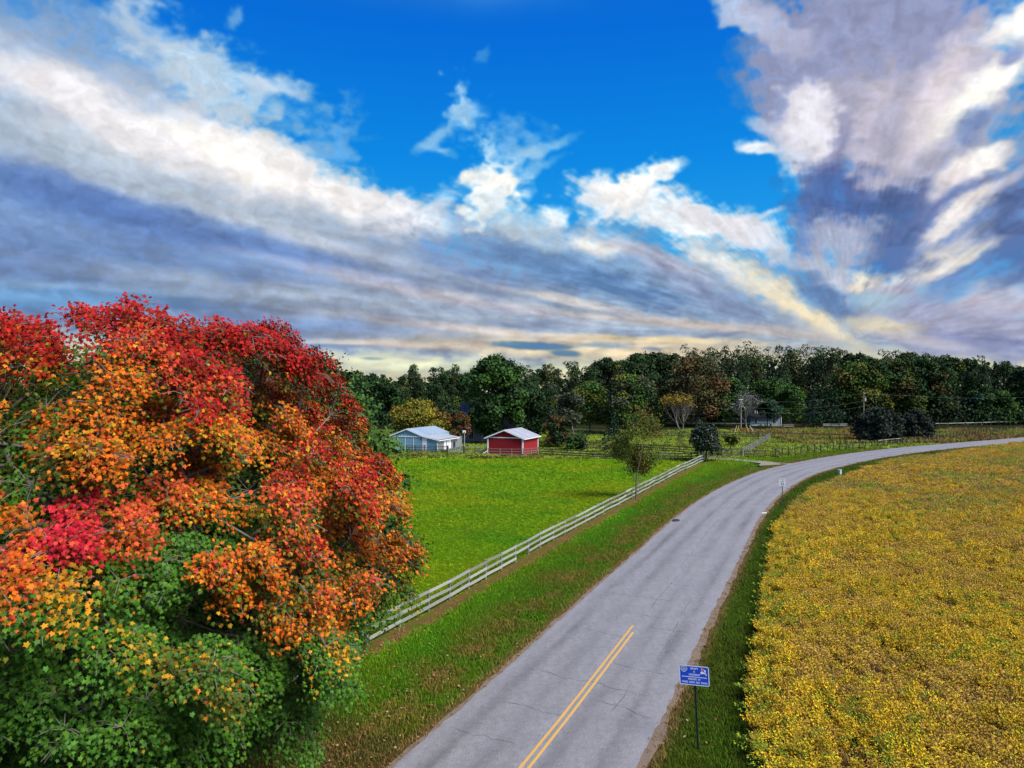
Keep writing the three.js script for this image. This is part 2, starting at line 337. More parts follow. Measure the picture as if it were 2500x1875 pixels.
// what grows where: colour of the ground cover as real-world reflectance
const C_PASTURE = [0.12, 0.25, 0.002], C_PASTURE2 = [0.18, 0.265, 0.003], C_LUSH = [0.04, 0.19, 0.004], C_DRY = [0.2, 0.16, 0.035], C_VERGE = [0.06, 0.14, 0.004], C_VERGE2 = [0.1, 0.1, 0.008], C_DARK = [0.032, 0.06, 0.003], C_BARE = [0.24, 0.14, 0.06], C_SOIL = [0.1, 0.06, 0.025], C_PADDOCK = [0.14, 0.2, 0.02], C_MEADOW = [0.15, 0.1, 0.03], C_WOOD = [0.03, 0.035, 0.012];
const mix3 = (a, b, t) => [lerp(a[0], b[0], t), lerp(a[1], b[1], t), lerp(a[2], b[2], t)];
function cover(x, z) {
  const [off, along] = roadOffset(x, z);
  const n1 = fbm(N1, x * 0.045, z * 0.045, 4), n2 = fbm(N2, x * 0.22, z * 0.22, 4), n3 = fbm(N3, x * 0.9, z * 0.9, 3);
  if (inPoly(x, z, cropPoly)) return { kind: 'crop', off, c: C_SOIL };
  const fd = distSeg(x, z, fenceLine), inside = inPoly(x, z, pasturePoly);
  if (inside) {
    let c = mix3(C_PASTURE, C_PASTURE2, sst(-0.35, 0.55, n1 + n2 * 0.5));
    c = mix3(c, C_LUSH, sst(0.12, 0.5, fbm(N3, x * 0.05 + 4, z * 0.06, 3) + n2 * 0.3) * 0.6);
    c = mix3(c, C_DRY, sst(0.28, 0.6, n2 * 0.6 + n3 * 0.4) * 0.35);
    if (fd < 0.5) c = mix3(c, C_BARE, 0.3 * sst(-0.2, 0.2, n3));
    return { kind: 'pasture', off, fd, c };
  }
  if (z < -205 + n1 * 10 && off < 0) return { kind: 'wood', off, c: C_WOOD };
  if (Math.abs(off) < 14 && z > -122 || (off > 0) || (z > -140 && off > -9)) {
    let c = mix3(C_VERGE, C_VERGE2, sst(-0.2, 0.4, n2 + n1 * 0.5) * 0.6);
    const lush = off < 0 ? sst(-0.1, 0.4, n1 + n3 * 0.3) * sst(-6, -9, off) : 0;
    c = mix3(c, C_LUSH, lush * 0.8);
    if (off < 0) c = mix3(c, C_PASTURE, sst(-7.5, -10, off) * 0.6);
    const ditch = Math.exp(-(((off + 5.6 + n2) / 1.2) ** 2));
    c = mix3(c, mix3(C_VERGE2, C_BARE, 0.35), ditch * sst(-0.3, 0.3, n2 + n3) * 0.8);
    if (off > 0) c = mix3(mix3(c, C_DARK, 0.62), C_DARK, sst(-0.25, 0.3, n2) * 0.5);
    if (Math.abs(off) < 4.3) c = mix3(c, C_BARE, sst(4.3, 3.6, Math.abs(off)) * 0.8);
    if (fd < 0.95 + n3 * 0.5 && off < 0) c = mix3(C_BARE, C_DRY, clamp(0.5 + n2, 0, 1));
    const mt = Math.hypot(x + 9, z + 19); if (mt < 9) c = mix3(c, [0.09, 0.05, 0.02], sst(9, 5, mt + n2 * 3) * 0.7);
    return { kind: 'verge', off, fd, c };
  }
  if (x > 62 && z < -150 + (x - 62) * -0.12) return { kind: 'meadow', off, c: mix3(C_MEADOW, C_PADDOCK, sst(-0.25, 0.4, n1 + n2 * 0.6) * 0.8) };
  let c = mix3(C_PADDOCK, C_VERGE2, sst(-0.1, 0.5, n1 + n2 * 0.5) * 0.6);
  if (x < 5) c = mix3(c, C_SOIL, sst(-0.1, 0.4, n1 + n2 * 0.5) * 0.6);
  return { kind: 'paddock', off, c };
}

// ---------- ground ----------
const grainTex = noiseTexture(512, 5, (u, v, n, r) => { const g = 0.72 + n(u, v, 90) * 0.12 + n(u, v, 40) * 0.1 + (r() - 0.5) * 0.35; return [g, g, g * 0.96]; });
{
  const line = (a, b, fine, f0, f1, mid) => { const L = []; let x = f0; while (x <= f1) { L.push(x); x += fine; } let s = mid; x = f1 + s; while (x < b) { L.push(x); if (L.length % 60 === 0 || x > f1 + 150) s *= 1.25; x += s; } L.push(b); s = mid; x = f0 - s; while (x > a) { L.unshift(x); if (f0 - x > 45) s *= 1.25; x -= s; } L.unshift(a); return L; };
  const xs = line(-2500, 2500, 0.6, -22, 62, 1.2), zs = line(-2500, 2500, 0.6, 10, 105, 1.2).map((z) => -z);
  const g = new Collect(), nx = xs.length;
  for (const z of zs) for (const x of xs) {
    const cv = cover(x, z), h = groundHeight(x, z, cv.off);
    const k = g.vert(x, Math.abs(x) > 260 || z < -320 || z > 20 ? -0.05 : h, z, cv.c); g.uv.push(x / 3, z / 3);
  }
  for (let j = 0; j + 1 < zs.length; j++) for (let i = 0; i + 1 < nx; i++) { const a = j * nx + i; g.quad(a, a + 1, a + nx + 1, a + nx); }
  setting('ground', g.build(), new THREE.MeshPhysicalMaterial({ vertexColors: true, map: grainTex, bumpMap: grainTex, bumpScale: 0.04, roughness: 1, specularIntensity: 0.08 }));
}

// ---------- road ----------
const crownAt = (o) => 0.05 - 0.05 * (o / ROAD_HALF) ** 2 + 0.025;
function ribbon(o0f, o1f, s0, s1, lift, cross = 1, step = 1, uvScale = 6) {   // a strip that follows the road
  const g = new Collect(), i0 = Math.round(s0 / roadStep), i1 = Math.round(s1 / roadStep); let prev = null;
  for (let i = i0; i <= i1; i += step) {
    const p = roadPts[i], t = roadTan[i], s = i * roadStep, a = typeof o0f === 'function' ? o0f(s) : o0f, b = typeof o1f === 'function' ? o1f(s) : o1f, row = [];
    for (let k = 0; k <= cross; k++) { const o = lerp(a, b, k / cross); row.push(g.vert(p.x - t.z * o, crownAt(Math.abs(o) > ROAD_HALF ? ROAD_HALF : o) + lift, p.z + t.x * o)); g.uv.push(o / uvScale, s / uvScale); }
    if (prev) for (let k = 0; k < cross; k++) g.quad(prev[k], prev[k + 1], row[k + 1], row[k]);
    prev = row;
  }
  return g.build();
}
const asphaltTex = noiseTexture(1024, 9, (u, v, n, r) => {
  const sp = (r() - 0.5) * 0.3, g = 0.8 + n(u, v, 220) * 0.06 + n(u, v, 60) * 0.1 + n(u, v, 26) * 0.07 + n(u * 3 % 1, v, 8) * 0.035 + n(u, v, 5) * 0.04 + sp;
  return [g, g * 0.995, g * 1.015];
});
const roadMat = new THREE.MeshStandardMaterial({ color: lin(0.275, 0.275, 0.288), map: asphaltTex, bumpMap: asphaltTex, bumpScale: 0.006, roughness: 0.9, vertexColors: true });
const ragged = (o, amp, f) => (s) => o + amp * (N1(s * f, o * 3.1) + 0.5 * N2(s * f * 2.7, o));
let road;
{
  const g = new Collect(), cross = 26; let prev = null;
  const eL = ragged(-ROAD_HALF, 0.07, 0.7), eR = ragged(ROAD_HALF, 0.07, 0.7);
  for (let i = 0; i <= 460; i++) for (let q = 0; q < 2; q++) {
    const f = i + q / 2, k0 = Math.floor(f), p = V().lerpVectors(roadPts[k0], roadPts[k0 + 1], f - k0), t = roadTan[k0], s = f * roadStep, a = eL(s), b = eR(s), row = [];
    for (let k = 0; k <= cross; k++) {
      const o = lerp(a, b, k / cross);
      // tyre-worn paths: the binder is polished and stained there, in long ragged streaks
      const w = [-2.45, -0.95, 1.0, 2.5].reduce((m, c) => Math.max(m, Math.exp(-(((o - c - 0.1 * N2(s * 0.05, c)) / 0.33) ** 2)) * clamp(0.55 + 0.9 * fbm(N3, s * 0.06, c * 3 + o * 0.8, 3), 0, 1)), 0);
      const m = 1 - 0.42 * w + 0.14 * fbm(N1, s * 0.3, o * 1.4, 3) + 0.1 * fbm(N2, s * 0.05, o * 2, 3);
      row.push(g.vert(p.x - t.z * o, crownAt(o), p.z + t.x * o, [m, m, m * (1 + 0.02 * N3(s * 0.2, o))])); g.uv.push(o / 2.2, s / 2.2);
    }
    if (prev) for (let k = 0; k < cross; k++) g.quad(prev[k], prev[k + 1], row[k + 1], row[k]);
    prev = row;
  }
  road = setting('road', g.build(), roadMat);
  tag(road, 'pale grey two-lane asphalt road that bends to the right');
  // loose gravel at both edges
  const gravelTex = noiseTexture(256, 31, (u, v, n, r) => { const k = 0.62 + n(u, v, 60) * 0.16 + (r() - 0.5) * 0.5; return [k, k * 0.93, k * 0.85]; });
  const gm = new THREE.MeshStandardMaterial({ color: lin(0.42, 0.36, 0.32), map: gravelTex, bumpMap: gravelTex, bumpScale: 0.02, roughness: 1 });
  setting('road_shoulder', ribbon(ragged(ROAD_HALF + 0.34, 0.14, 0.5), ROAD_HALF - 0.2, 0, 460, -0.018, 2, 1, 1), gm);
  setting('road_shoulder_001', ribbon(-ROAD_HALF + 0.2, ragged(-ROAD_HALF - 0.2, 0.12, 0.5), 0, 460, -0.018, 2, 1, 1), gm);
}
// where a place on the road lies along its line: index of the nearest sample
const alongAt = (x, z) => roadOffset(x, z)[1];
{
  const paintTex = noiseTexture(256, 41, (u, v, n, r) => { const k = 0.9 + n(u, v, 50) * 0.06 + (r() - 0.5) * 0.1; return [k, k * 0.98, k * 0.92]; });
  const pm = new THREE.MeshStandardMaterial({ color: lin(0.6, 0.36, 0.09), map: paintTex, roughness: 0.75 });
  const sEnd = alongAt(5.96, -35.13) ;
  for (const [o, e] of [[0.15, 0.0], [0.39, 0.7]]) {
    const m = setting('yellow_line', ribbon(ragged(o, 0.008, 2), ragged(o + 0.105, 0.008, 2), 0, sEnd - e, 0.005, 1, 1, 1), pm, road);
  }
  // cracks across and along the road
  const rng = rngOf(77), cm = new THREE.MeshStandardMaterial({ color: lin(0.05, 0.05, 0.055), roughness: 1 });
  const crack = (pts, w) => {
    const g = new Collect(); let prev = null;
    pts.forEach(([s, o], k) => {
      const i = clamp(s / roadStep, 0, 499), i0 = Math.floor(i), p = V().lerpVectors(roadPts[i0], roadPts[i0 + 1], i - i0), t = roadTan[i0], n = pts[Math.min(k + 1, pts.length - 1)], q = pts[Math.max(0, k - 1)];
      let ds = n[0] - q[0], d = n[1] - q[1]; const L = Math.hypot(ds, d) || 1; ds /= L; d /= L; const hw = w * (0.3 + rng()) * (k === 0 || k === pts.length - 1 ? 0.3 : 1);
      const at = (e) => { const oo = o + ds * e, ss = -d * e; return g.vert(p.x - t.z * oo + t.x * ss, crownAt(clamp(oo, -ROAD_HALF, ROAD_HALF)) + 0.004, p.z + t.x * oo + t.z * ss); };
      const row = [at(-hw), at(hw)]; if (prev) g.quad(prev[0], prev[1], row[1], row[0]); prev = row;
    });
    setting('crack', g.build(), cm, road);
  };
  const base = alongAt(0.3, -22.5);
  for (const [ds, o0, o1] of [[0.6, -2.9, -0.4], [3.2, -2.2, 0.2], [4.6, 0.9, 3.2], [6.6, -2.6, 2.6], [8.3, 0.6, 2.9], [12.2, -1.9, 1.0], [13.6, 0.9, 3.2], [15.2, -0.6, 1.6], [18.5, -2.8, 1.4], [22.4, -1.2, 2.2], [26, -2.6, -0.4], [30.5, -2.9, 2.9], [36, -2.5, 0.6], [43, 1.2, 3.3]]) {
    const pts = []; let s = base + ds; const n = Math.ceil((o1 - o0) / 0.16);
    for (let k = 0; k <= n; k++) { pts.push([s, lerp(o0, o1, k / n)]); s += (rng() - 0.5) * 0.2 - 0.012; }
    crack(pts, 0.016);
  }
  for (const [s0, s1, o] of [[16.5, 24, 0.45], [26, 45, 0.25], [10, 15, 2.2], [16, 19.5, 2.1], [4, 7, 1.7], [50, 62, 0.1]]) {
    const pts = []; let oo = o; for (let s = s0; s <= s1; s += 0.2) { pts.push([base + s, oo]); oo += (rng() - 0.5) * 0.07 + (o - oo) * 0.1; }
    crack(pts, 0.012);
  }
}
// gravel driveway on the left
{
  const L = [[33.27, -119.78], [36.73, -118.04], [39.66, -114.71], [41.62, -109.75]], g = new Collect(); let prev = null;
  const cv = new THREE.CatmullRomCurve3(L.map(([x, z]) => V(x, 0, z))), P = cv.getSpacedPoints(24);
  P.forEach((p, i) => {
    const t = V().subVectors(P[Math.min(24, i + 1)], P[Math.max(0, i - 1)]).normalize(), w = 1.5 + 2.4 * sst(18, 24, i), row = [];
    for (const k of [-1, 0, 1]) { const x = p.x - t.z * k * (w + 0.3 * N1(i * 0.7, k)), z = p.z + t.x * k * (w + 0.3 * N2(i * 0.7, k)); row.push(g.vert(x, Math.max(0.03, groundHeight(x, z) + 0.05), z)); g.uv.push(x, z); }
    if (prev) { g.quad(prev[0], prev[1], row[1], row[0]); g.quad(prev[1], prev[2], row[2], row[1]); } prev = row;
  });
  const tex = noiseTexture(256, 33, (u, v, n, r) => { const k = 0.7 + n(u, v, 30) * 0.14 + (r() - 0.5) * 0.35; return [k, k * 0.95, k * 0.88]; });
  setting('driveway', g.build(), new THREE.MeshStandardMaterial({ color: lin(0.42, 0.38, 0.34), map: tex, roughness: 1, side: THREE.DoubleSide }));
}

// ---------- grass ----------
function tuftGeometry(seed, blades, spread, h, w) {
  const r = rngOf(seed), g = new Collect();
  for (let k = 0; k < blades; k++) {
    const a = r() * 6.283, d = Math.sqrt(r()) * spread, x = Math.cos(a) * d, z = Math.sin(a) * d, t = r() * 6.283, l = h * (0.55 + r() * 0.7), lean = 0.25 + r() * 0.6, ww = w * (0.6 + r() * 0.8);
    const dx = Math.cos(t), dz = Math.sin(t), sx = -dz * ww, sz = dx * ww, v = 0.86 + r() * 0.28, c = [v * (0.92 + r() * 0.2), v, v * (0.8 + r() * 0.5)];
    const a0 = g.vert(x - sx, -0.03, z - sz, c), a1 = g.vert(x + sx, -0.03, z + sz, c), b0 = g.vert(x - sx * 0.8 + dx * lean * l * 0.4, l * 0.6, z - sz * 0.8 + dz * lean * l * 0.4, c), b1 = g.vert(x + sx * 0.8 + dx * lean * l * 0.4, l * 0.6, z + sz * 0.8 + dz * lean * l * 0.4, c), e = g.vert(x + dx * lean * l, l * 0.95, z + dz * lean * l, c);
    g.quad(a0, a1, b1, b0); g.tri(b0, b1, e);
  }
  return g.build();
}
const grassMat = new THREE.MeshPhysicalMaterial({ vertexColors: true, roughness: 0.8, specularIntensity: 0.25, side: THREE.DoubleSide });
function scatter(name, geo, mat, list, label, category, parent = scene, kind = 'stuff') {   // list of [x, y, z, turn, scale, tiltX, tiltZ, colour]
  const m = new THREE.InstancedMesh(geo, mat, list.length), o = new THREE.Object3D(), c = new THREE.Color(); m.name = name;
  list.forEach(([x, y, z, t, s, tx, tz, col, sy], i) => { o.position.set(x, y, z); o.rotation.set(tx, t, tz, 'YXZ'); o.scale.set(s, s * (sy ?? 1), s); o.updateMatrix(); m.setMatrixAt(i, o.matrix); m.setColorAt(i, c.setRGB(col[0], col[1], col[2])); });
  m.castShadow = m.receiveShadow = true; parent.add(m); return tag(m, parent === scene ? label : null, parent === scene ? category : null, null, kind);
}
const visibleX = (z, m) => 0.74 * -z + m;
{
  const r = rngOf(101), near = [], past = [], paddock = [];
  // roadside verges: dense near the camera, sparser away
  for (let z = -13; z > -172; z -= 0) {
    const d = -z, dens = d < 34 ? 0.17 : d < 60 ? 0.24 : d < 110 ? 0.36 : 0.55, X = visibleX(z, 4);
    for (let x = -X; x < X; x += dens) {
      const px = x + (r() - 0.5) * dens * 1.6, pz = z + (r() - 0.5) * dens * 1.6, off = roadOffset(px, pz)[0];
      if (Math.abs(off) < ROAD_HALF + 0.06 || off > 9 || off < -24) continue;
      const cv = cover(px, pz); if (cv.kind !== 'verge') continue;
      if (r() > 0.92) continue;
      if (cv.fd < 0.8 && r() > 0.25 && off < 0) continue;
      if (Math.abs(off) < 3.9 && r() > 0.5) continue;
      const v = 0.76 + r() * 0.5, s = dens * (5.2 + r() * 3.2) * (cv.fd < 0.9 ? 0.7 : 1) * (d < 34 ? 1.05 : 0.8);
      near.push([px, groundHeight(px, pz, off), pz, r() * 6.28, s, (r() - 0.5) * 0.3, (r() - 0.5) * 0.3, [cv.c[0] * v * (0.9 + r() * 0.35), cv.c[1] * v, cv.c[2] * v], (d < 60 ? 0.75 : 0.5)]);
    }
    z -= dens;
  }
  for (let z = -28; z > -121; z -= 0) {
    const d = -z, dens = d < 60 ? 0.3 : d < 90 ? 0.42 : 0.6;
    for (let x = -30; x < 34; x += dens) {
      const px = x + (r() - 0.5) * dens * 1.6, pz = z + (r() - 0.5) * dens * 1.6; if (!inPoly(px, pz, pasturePoly)) continue;
      if (px < -0.2 * d - 7) continue;                                  // wholly hidden behind the big maple
      const cv = cover(px, pz), v = 0.86 + r() * 0.34;
      past.push([px, groundHeight(px, pz, cv.off), pz, r() * 6.28, dens * (2.8 + r() * 1.5), (r() - 0.5) * 0.3, (r() - 0.5) * 0.3, [cv.c[0] * v * (0.9 + r() * 0.3), cv.c[1] * v, cv.c[2] * v], 0.5]);
    }
    z -= dens;
  }
  for (let z = -116; z > -214; z -= 0.95) for (let x = -20; x < 175; x += 0.95) {
    const px = x + (r() - 0.5) * 1.5, pz = z + (r() - 0.5) * 1.5; if (px > visibleX(pz, 6)) continue;
    const cv = cover(px, pz); if (Math.abs(cv.off) < 4 || (cv.kind !== 'paddock' && cv.kind !== 'meadow')) continue;
    const v = 0.7 + r() * 0.6, mead = cv.kind === 'meadow';
    paddock.push([px, 0, pz, r() * 6.28, 3.2 + r() * 2, 0, 0, [cv.c[0] * v, cv.c[1] * v, cv.c[2] * v], mead ? 0.9 : 0.4]);
  }
  const t1 = tuftGeometry(1, 14, 0.12, 0.11, 0.008);
  scatter('grass', t1, grassMat, near, 'green and brownish grass on the verges beside the road', 'grass');
  scatter('grass_001', tuftGeometry(2, 12, 0.14, 0.12, 0.011), grassMat, past, 'bright green short grass in the fenced pasture', 'grass');
  scatter('grass_002', tuftGeometry(3, 12, 0.16, 0.14, 0.014), grassMat, paddock, 'pale grass and brown meadow growth beyond the pasture', 'grass');
  console.log('grass', near.length, past.length, paddock.length);
  // fallen leaves under and near the maple
  const lg = new Collect(); { const c = [1, 1, 1], a = lg.vert(-0.05, 0, 0, c), b = lg.vert(0, 0.012, 0.06, c), d = lg.vert(0.05, 0.004, 0, c), e = lg.vert(0, 0, -0.06, c); lg.tri(a, b, d); lg.tri(a, d, e); }
  const fl = [];
  for (let k = 0; k < 5200; k++) {
    const a = r() * 6.28, d = Math.pow(r(), 0.7) * 17, x = -8.5 + Math.cos(a) * d, z = -19.5 + Math.sin(a) * d, off = roadOffset(x, z)[0];
    if (Math.abs(off) < 3.4 && r() > 0.03 || (off > 3 && r() > 0.25)) continue;
    const col = [[0.2, 0.07, 0.02], [0.24, 0.13, 0.05], [0.13, 0.06, 0.03], [0.28, 0.18, 0.1], [0.18, 0.04, 0.02]][Math.floor(r() * 5)];
    fl.push([x, Math.abs(off) < 3.4 ? crownAt(off) + 0.01 : groundHeight(x, z, off) + 0.06 + r() * 0.05, z, r() * 6.28, 0.5 + r() * 0.6, (r() - 0.5) * 0.8, (r() - 0.5) * 0.8, col]);
  }
  scatter('fallen_leaves', lg.build(), new THREE.MeshStandardMaterial({ vertexColors: true, roughness: 0.9, side: THREE.DoubleSide }), fl, 'dry brown fallen leaves in the grass under the maple', 'leaves');
}

// ---------- crop field ----------
function cropPlant(seed, leaves, h, leafCol, stemCol, dry) {
  const r = rngOf(seed), g = new Collect(), lean = [-0.26, 0.05];
  for (let s = 0; s < 4; s++) { const a = r() * 6.28, d = r() * 0.22, bx = Math.cos(a) * d, bz = Math.sin(a) * d, tx = bx + lean[0] * (0.8 + r() * 0.9) + (r() - 0.5) * 0.2, tz = bz + (r() - 0.5) * 0.3, hh = h * (0.95 + r() * 0.3), w = 0.007, c = [0.36, 0.22, 0.045].map((q) => q * (0.6 + r() * 0.5)); g.quad(g.vert(bx - w, 0, bz, c), g.vert(bx + w, 0, bz, c), g.vert(tx + w, hh, tz, c), g.vert(tx - w, hh, tz, c)); }
  for (let s = 0; s < 8; s++) {
    const a = r() * 6.28, d = 0.06 + r() * 0.2, bx = Math.cos(a) * d, bz = Math.sin(a) * d, tx = bx + (r() - 0.5) * 0.25 + lean[0] * (0.5 + r()), tz = bz + (r() - 0.5) * 0.25 + lean[1] * (0.5 + r()), hh = h * (0.75 + r() * 0.4), w = 0.008, c = stemCol.map((q) => q * (0.7 + r() * 0.6));
    const p = [g.vert(bx - w, -0.05, bz, c), g.vert(bx + w, -0.05, bz, c), g.vert(tx + w * 0.6, hh, tz, c), g.vert(tx - w * 0.6, hh, tz, c)]; g.quad(...p);
    const q = [g.vert(bx, -0.05, bz - w, c), g.vert(bx, -0.05, bz + w, c), g.vert(tx, hh, tz + w * 0.6, c), g.vert(tx, hh, tz - w * 0.6, c)]; g.quad(...q);
    for (let k = 0; k < leaves; k++) {
      const t = dry ? 0.3 + r() * 0.68 : 0.3 + Math.sqrt(r()) * 0.66, x = lerp(bx, tx, t), z = lerp(bz, tz, t), y = hh * t, an = r() * 6.28, L = (0.05 + r() * 0.045) * (dry ? 1 : 1), W = L * (dry ? 0.12 + r() * 0.08 : 0.2 + r() * 0.12), pitch = (r() - 0.35) * 1.3;
      const ox = Math.cos(an), oz = Math.sin(an), sx = -oz * W, sz = ox * W, reach = 0.03 + r() * 0.07, col = leafCol(r);
      const x0 = x + ox * reach, z0 = z + oz * reach, y0 = y + 0.02, cx = x0 + ox * L * 0.5 * Math.cos(pitch), cz = z0 + oz * L * 0.5 * Math.cos(pitch), cy = y0 + L * 0.5 * Math.sin(pitch) + 0.008, roll = (r() - 0.5) * 0.05;
      const A = g.vert(x0, y0, z0, col), B = g.vert(cx - sx, cy - roll, cz - sz, col), Cc = g.vert(cx + sx, cy + roll, cz + sz, col), D = g.vert(x0 + ox * L * Math.cos(pitch), y0 + L * Math.sin(pitch) - 0.01, z0 + oz * L * Math.cos(pitch), col);
      g.tri(A, B, Cc); g.tri(B, D, Cc);
    }
  }
  return g.build();
}
{
  const pick = (...P) => (r) => { const c = P[Math.floor(r() * P.length)], v = 0.84 + r() * 0.32; return [c[0] * v, c[1] * v, c[2] * v]; };
  const stem = [0.38, 0.25, 0.05];
  const kinds = [
    cropPlant(1, 15, 0.62, pick([0.55, 0.37, 0.008], [0.52, 0.3, 0.008], [0.42, 0.36, 0.01], [0.3, 0.32, 0.012], [0.5, 0.26, 0.02]), stem, false),
    cropPlant(2, 14, 0.58, pick([0.45, 0.26, 0.03], [0.5, 0.3, 0.012], [0.36, 0.2, 0.06], [0.4, 0.34, 0.02]), [0.34, 0.2, 0.08], true),
    cropPlant(3, 15, 0.6, pick([0.14, 0.24, 0.012], [0.24, 0.3, 0.012], [0.45, 0.36, 0.01], [0.1, 0.18, 0.012]), [0.16, 0.2, 0.05], false),
    cropPlant(4, 11, 0.5, pick([0.3, 0.17, 0.07], [0.36, 0.2, 0.06], [0.4, 0.26, 0.05], [0.22, 0.12, 0.06]), [0.3, 0.16, 0.07], true),
    cropPlant(5, 15, 0.64, pick([0.58, 0.4, 0.008], [0.5, 0.36, 0.008], [0.6, 0.34, 0.008]), stem, false),
  ];
  const lists = kinds.map(() => []), r = rngOf(303);
  for (let z = -14; z > -172; z -= 0) {
    const d = -z, dens = d < 45 ? 0.29 : d < 80 ? 0.4 : 0.62, X = visibleX(z, 6);
    for (let x = 8; x < X; x += dens) {
      const px = x + (r() - 0.5) * dens * 1.4, pz = z + (r() - 0.5) * dens * 1.4; if (!inPoly(px, pz, cropPoly)) continue;
      const ed = distSeg(px, pz, cropEdge) + N3(px * 0.4, pz * 0.4) * 0.8, n1 = fbm(N1, px * 0.06 + 7, pz * 0.06, 4), n2 = fbm(N2, (px * 0.55 + pz * 0.83) * 0.42, (px * 0.83 - pz * 0.55) * 0.13, 3), n3 = fbm(N3, px * 0.13 + 2, pz * 0.09, 3);
      const far = sst(60, 82, d + n1 * 20), q = r();
      let k;
      if (ed < 1.4 && d < 60) k = q < 0.45 ? 2 : q < 0.85 ? 0 : 4;
      else if (far > r()) k = n1 + n2 * 0.4 > 0.12 ? (q < 0.4 ? 2 : 3) : n2 > 0.16 ? (q < 0.5 ? 0 : 1) : (q < 0.62 ? 3 : q < 0.85 ? 1 : 0);
      else if (n3 + n2 * 0.5 < -0.06) k = q < 0.52 ? 1 : q < 0.76 ? 3 : 0;
      else if (ed > 8 && r() < 0.34 * sst(8, 22, ed + n1 * 14)) k = q < 0.5 ? 1 : 3;
      else if (n3 > 0.22) k = q < 0.55 ? 0 : q < 0.8 ? 2 : 4;
      else k = q < 0.4 ? 0 : q < 0.56 ? 4 : q < 0.86 ? 1 : q < 0.9 ? 3 : 2;
      if (n2 < -0.28 && r() < 0.4) continue;                            // gaps
      const v = 0.68 + r() * 0.5, hs = (0.85 + n2 * 0.5 + r() * 0.25) * (ed < 0.7 ? 0.75 : 1);
      lists[k].push([px, -0.02, pz, (r() - 0.5) * 0.9, (dens < 0.3 ? 0.95 : dens < 0.5 ? 1.15 : 1.6) * (0.9 + r() * 0.3), (r() - 0.5) * 0.35, (r() - 0.5) * 0.3, [v, v * (0.95 + r() * 0.08), v], hs * (dens < 0.3 ? 1.05 : dens < 0.5 ? 0.9 : 0.65)]);
    }
    z -= dens;
  }
  const field = new THREE.Group(); field.name = 'crop_field'; scene.add(field);
  tag(field, 'field of ripening yellow and brown crop right of the road', 'crop', null, 'stuff');
  const mat = new THREE.MeshPhysicalMaterial({ vertexColors: true, roughness: 0.75, specularIntensity: 0.3, side: THREE.DoubleSide });
  ['yellow_plants', 'straw_plants', 'green_plants', 'brown_plants', 'golden_plants'].forEach((n, k) => scatter(n, kinds[k], mat, lists[k], null, null, field));
  console.log('crop', lists.map((l) => l.length).join(' '));
}

// ---------- materials shared by built things ----------
const woodTex = noiseTexture(256, 51, (u, v, n, r) => { const g = 0.74 + n(u, v * 0.12, 60) * 0.14 + n(u, v * 0.3, 18) * 0.1 + (r() - 0.5) * 0.14; return [g, g, g * 0.97]; });
const wood = (r, g, b) => new THREE.MeshStandardMaterial({ color: lin(r, g, b), map: woodTex, bumpMap: woodTex, bumpScale: 0.006, roughness: 0.9 });
const W_PALE = [wood(0.52, 0.53, 0.49), wood(0.42, 0.43, 0.39), wood(0.6, 0.6, 0.56), wood(0.33, 0.33, 0.29), wood(0.46, 0.46, 0.42)];
const W_GREY = [wood(0.36, 0.38, 0.37), wood(0.28, 0.3, 0.29), wood(0.44, 0.45, 0.43)];
const W_DARK = [wood(0.06, 0.07, 0.075), wood(0.085, 0.09, 0.09), wood(0.045, 0.05, 0.055)];
const W_BROWN = [wood(0.1, 0.085, 0.065), wood(0.07, 0.06, 0.05), wood(0.13, 0.11, 0.08)];
const W_POST = [wood(0.3, 0.31, 0.29), wood(0.22, 0.23, 0.21), wood(0.36, 0.36, 0.33)];
const metalMat = new THREE.MeshStandardMaterial({ color: lin(0.5, 0.52, 0.54), metalness: 0.5, roughness: 0.45 });
const darkSteel = new THREE.MeshStandardMaterial({ color: lin(0.03, 0.05, 0.045), metalness: 0.35, roughness: 0.55 });
const white = new THREE.MeshStandardMaterial({ color: lin(0.78, 0.79, 0.8), roughness: 0.6 });

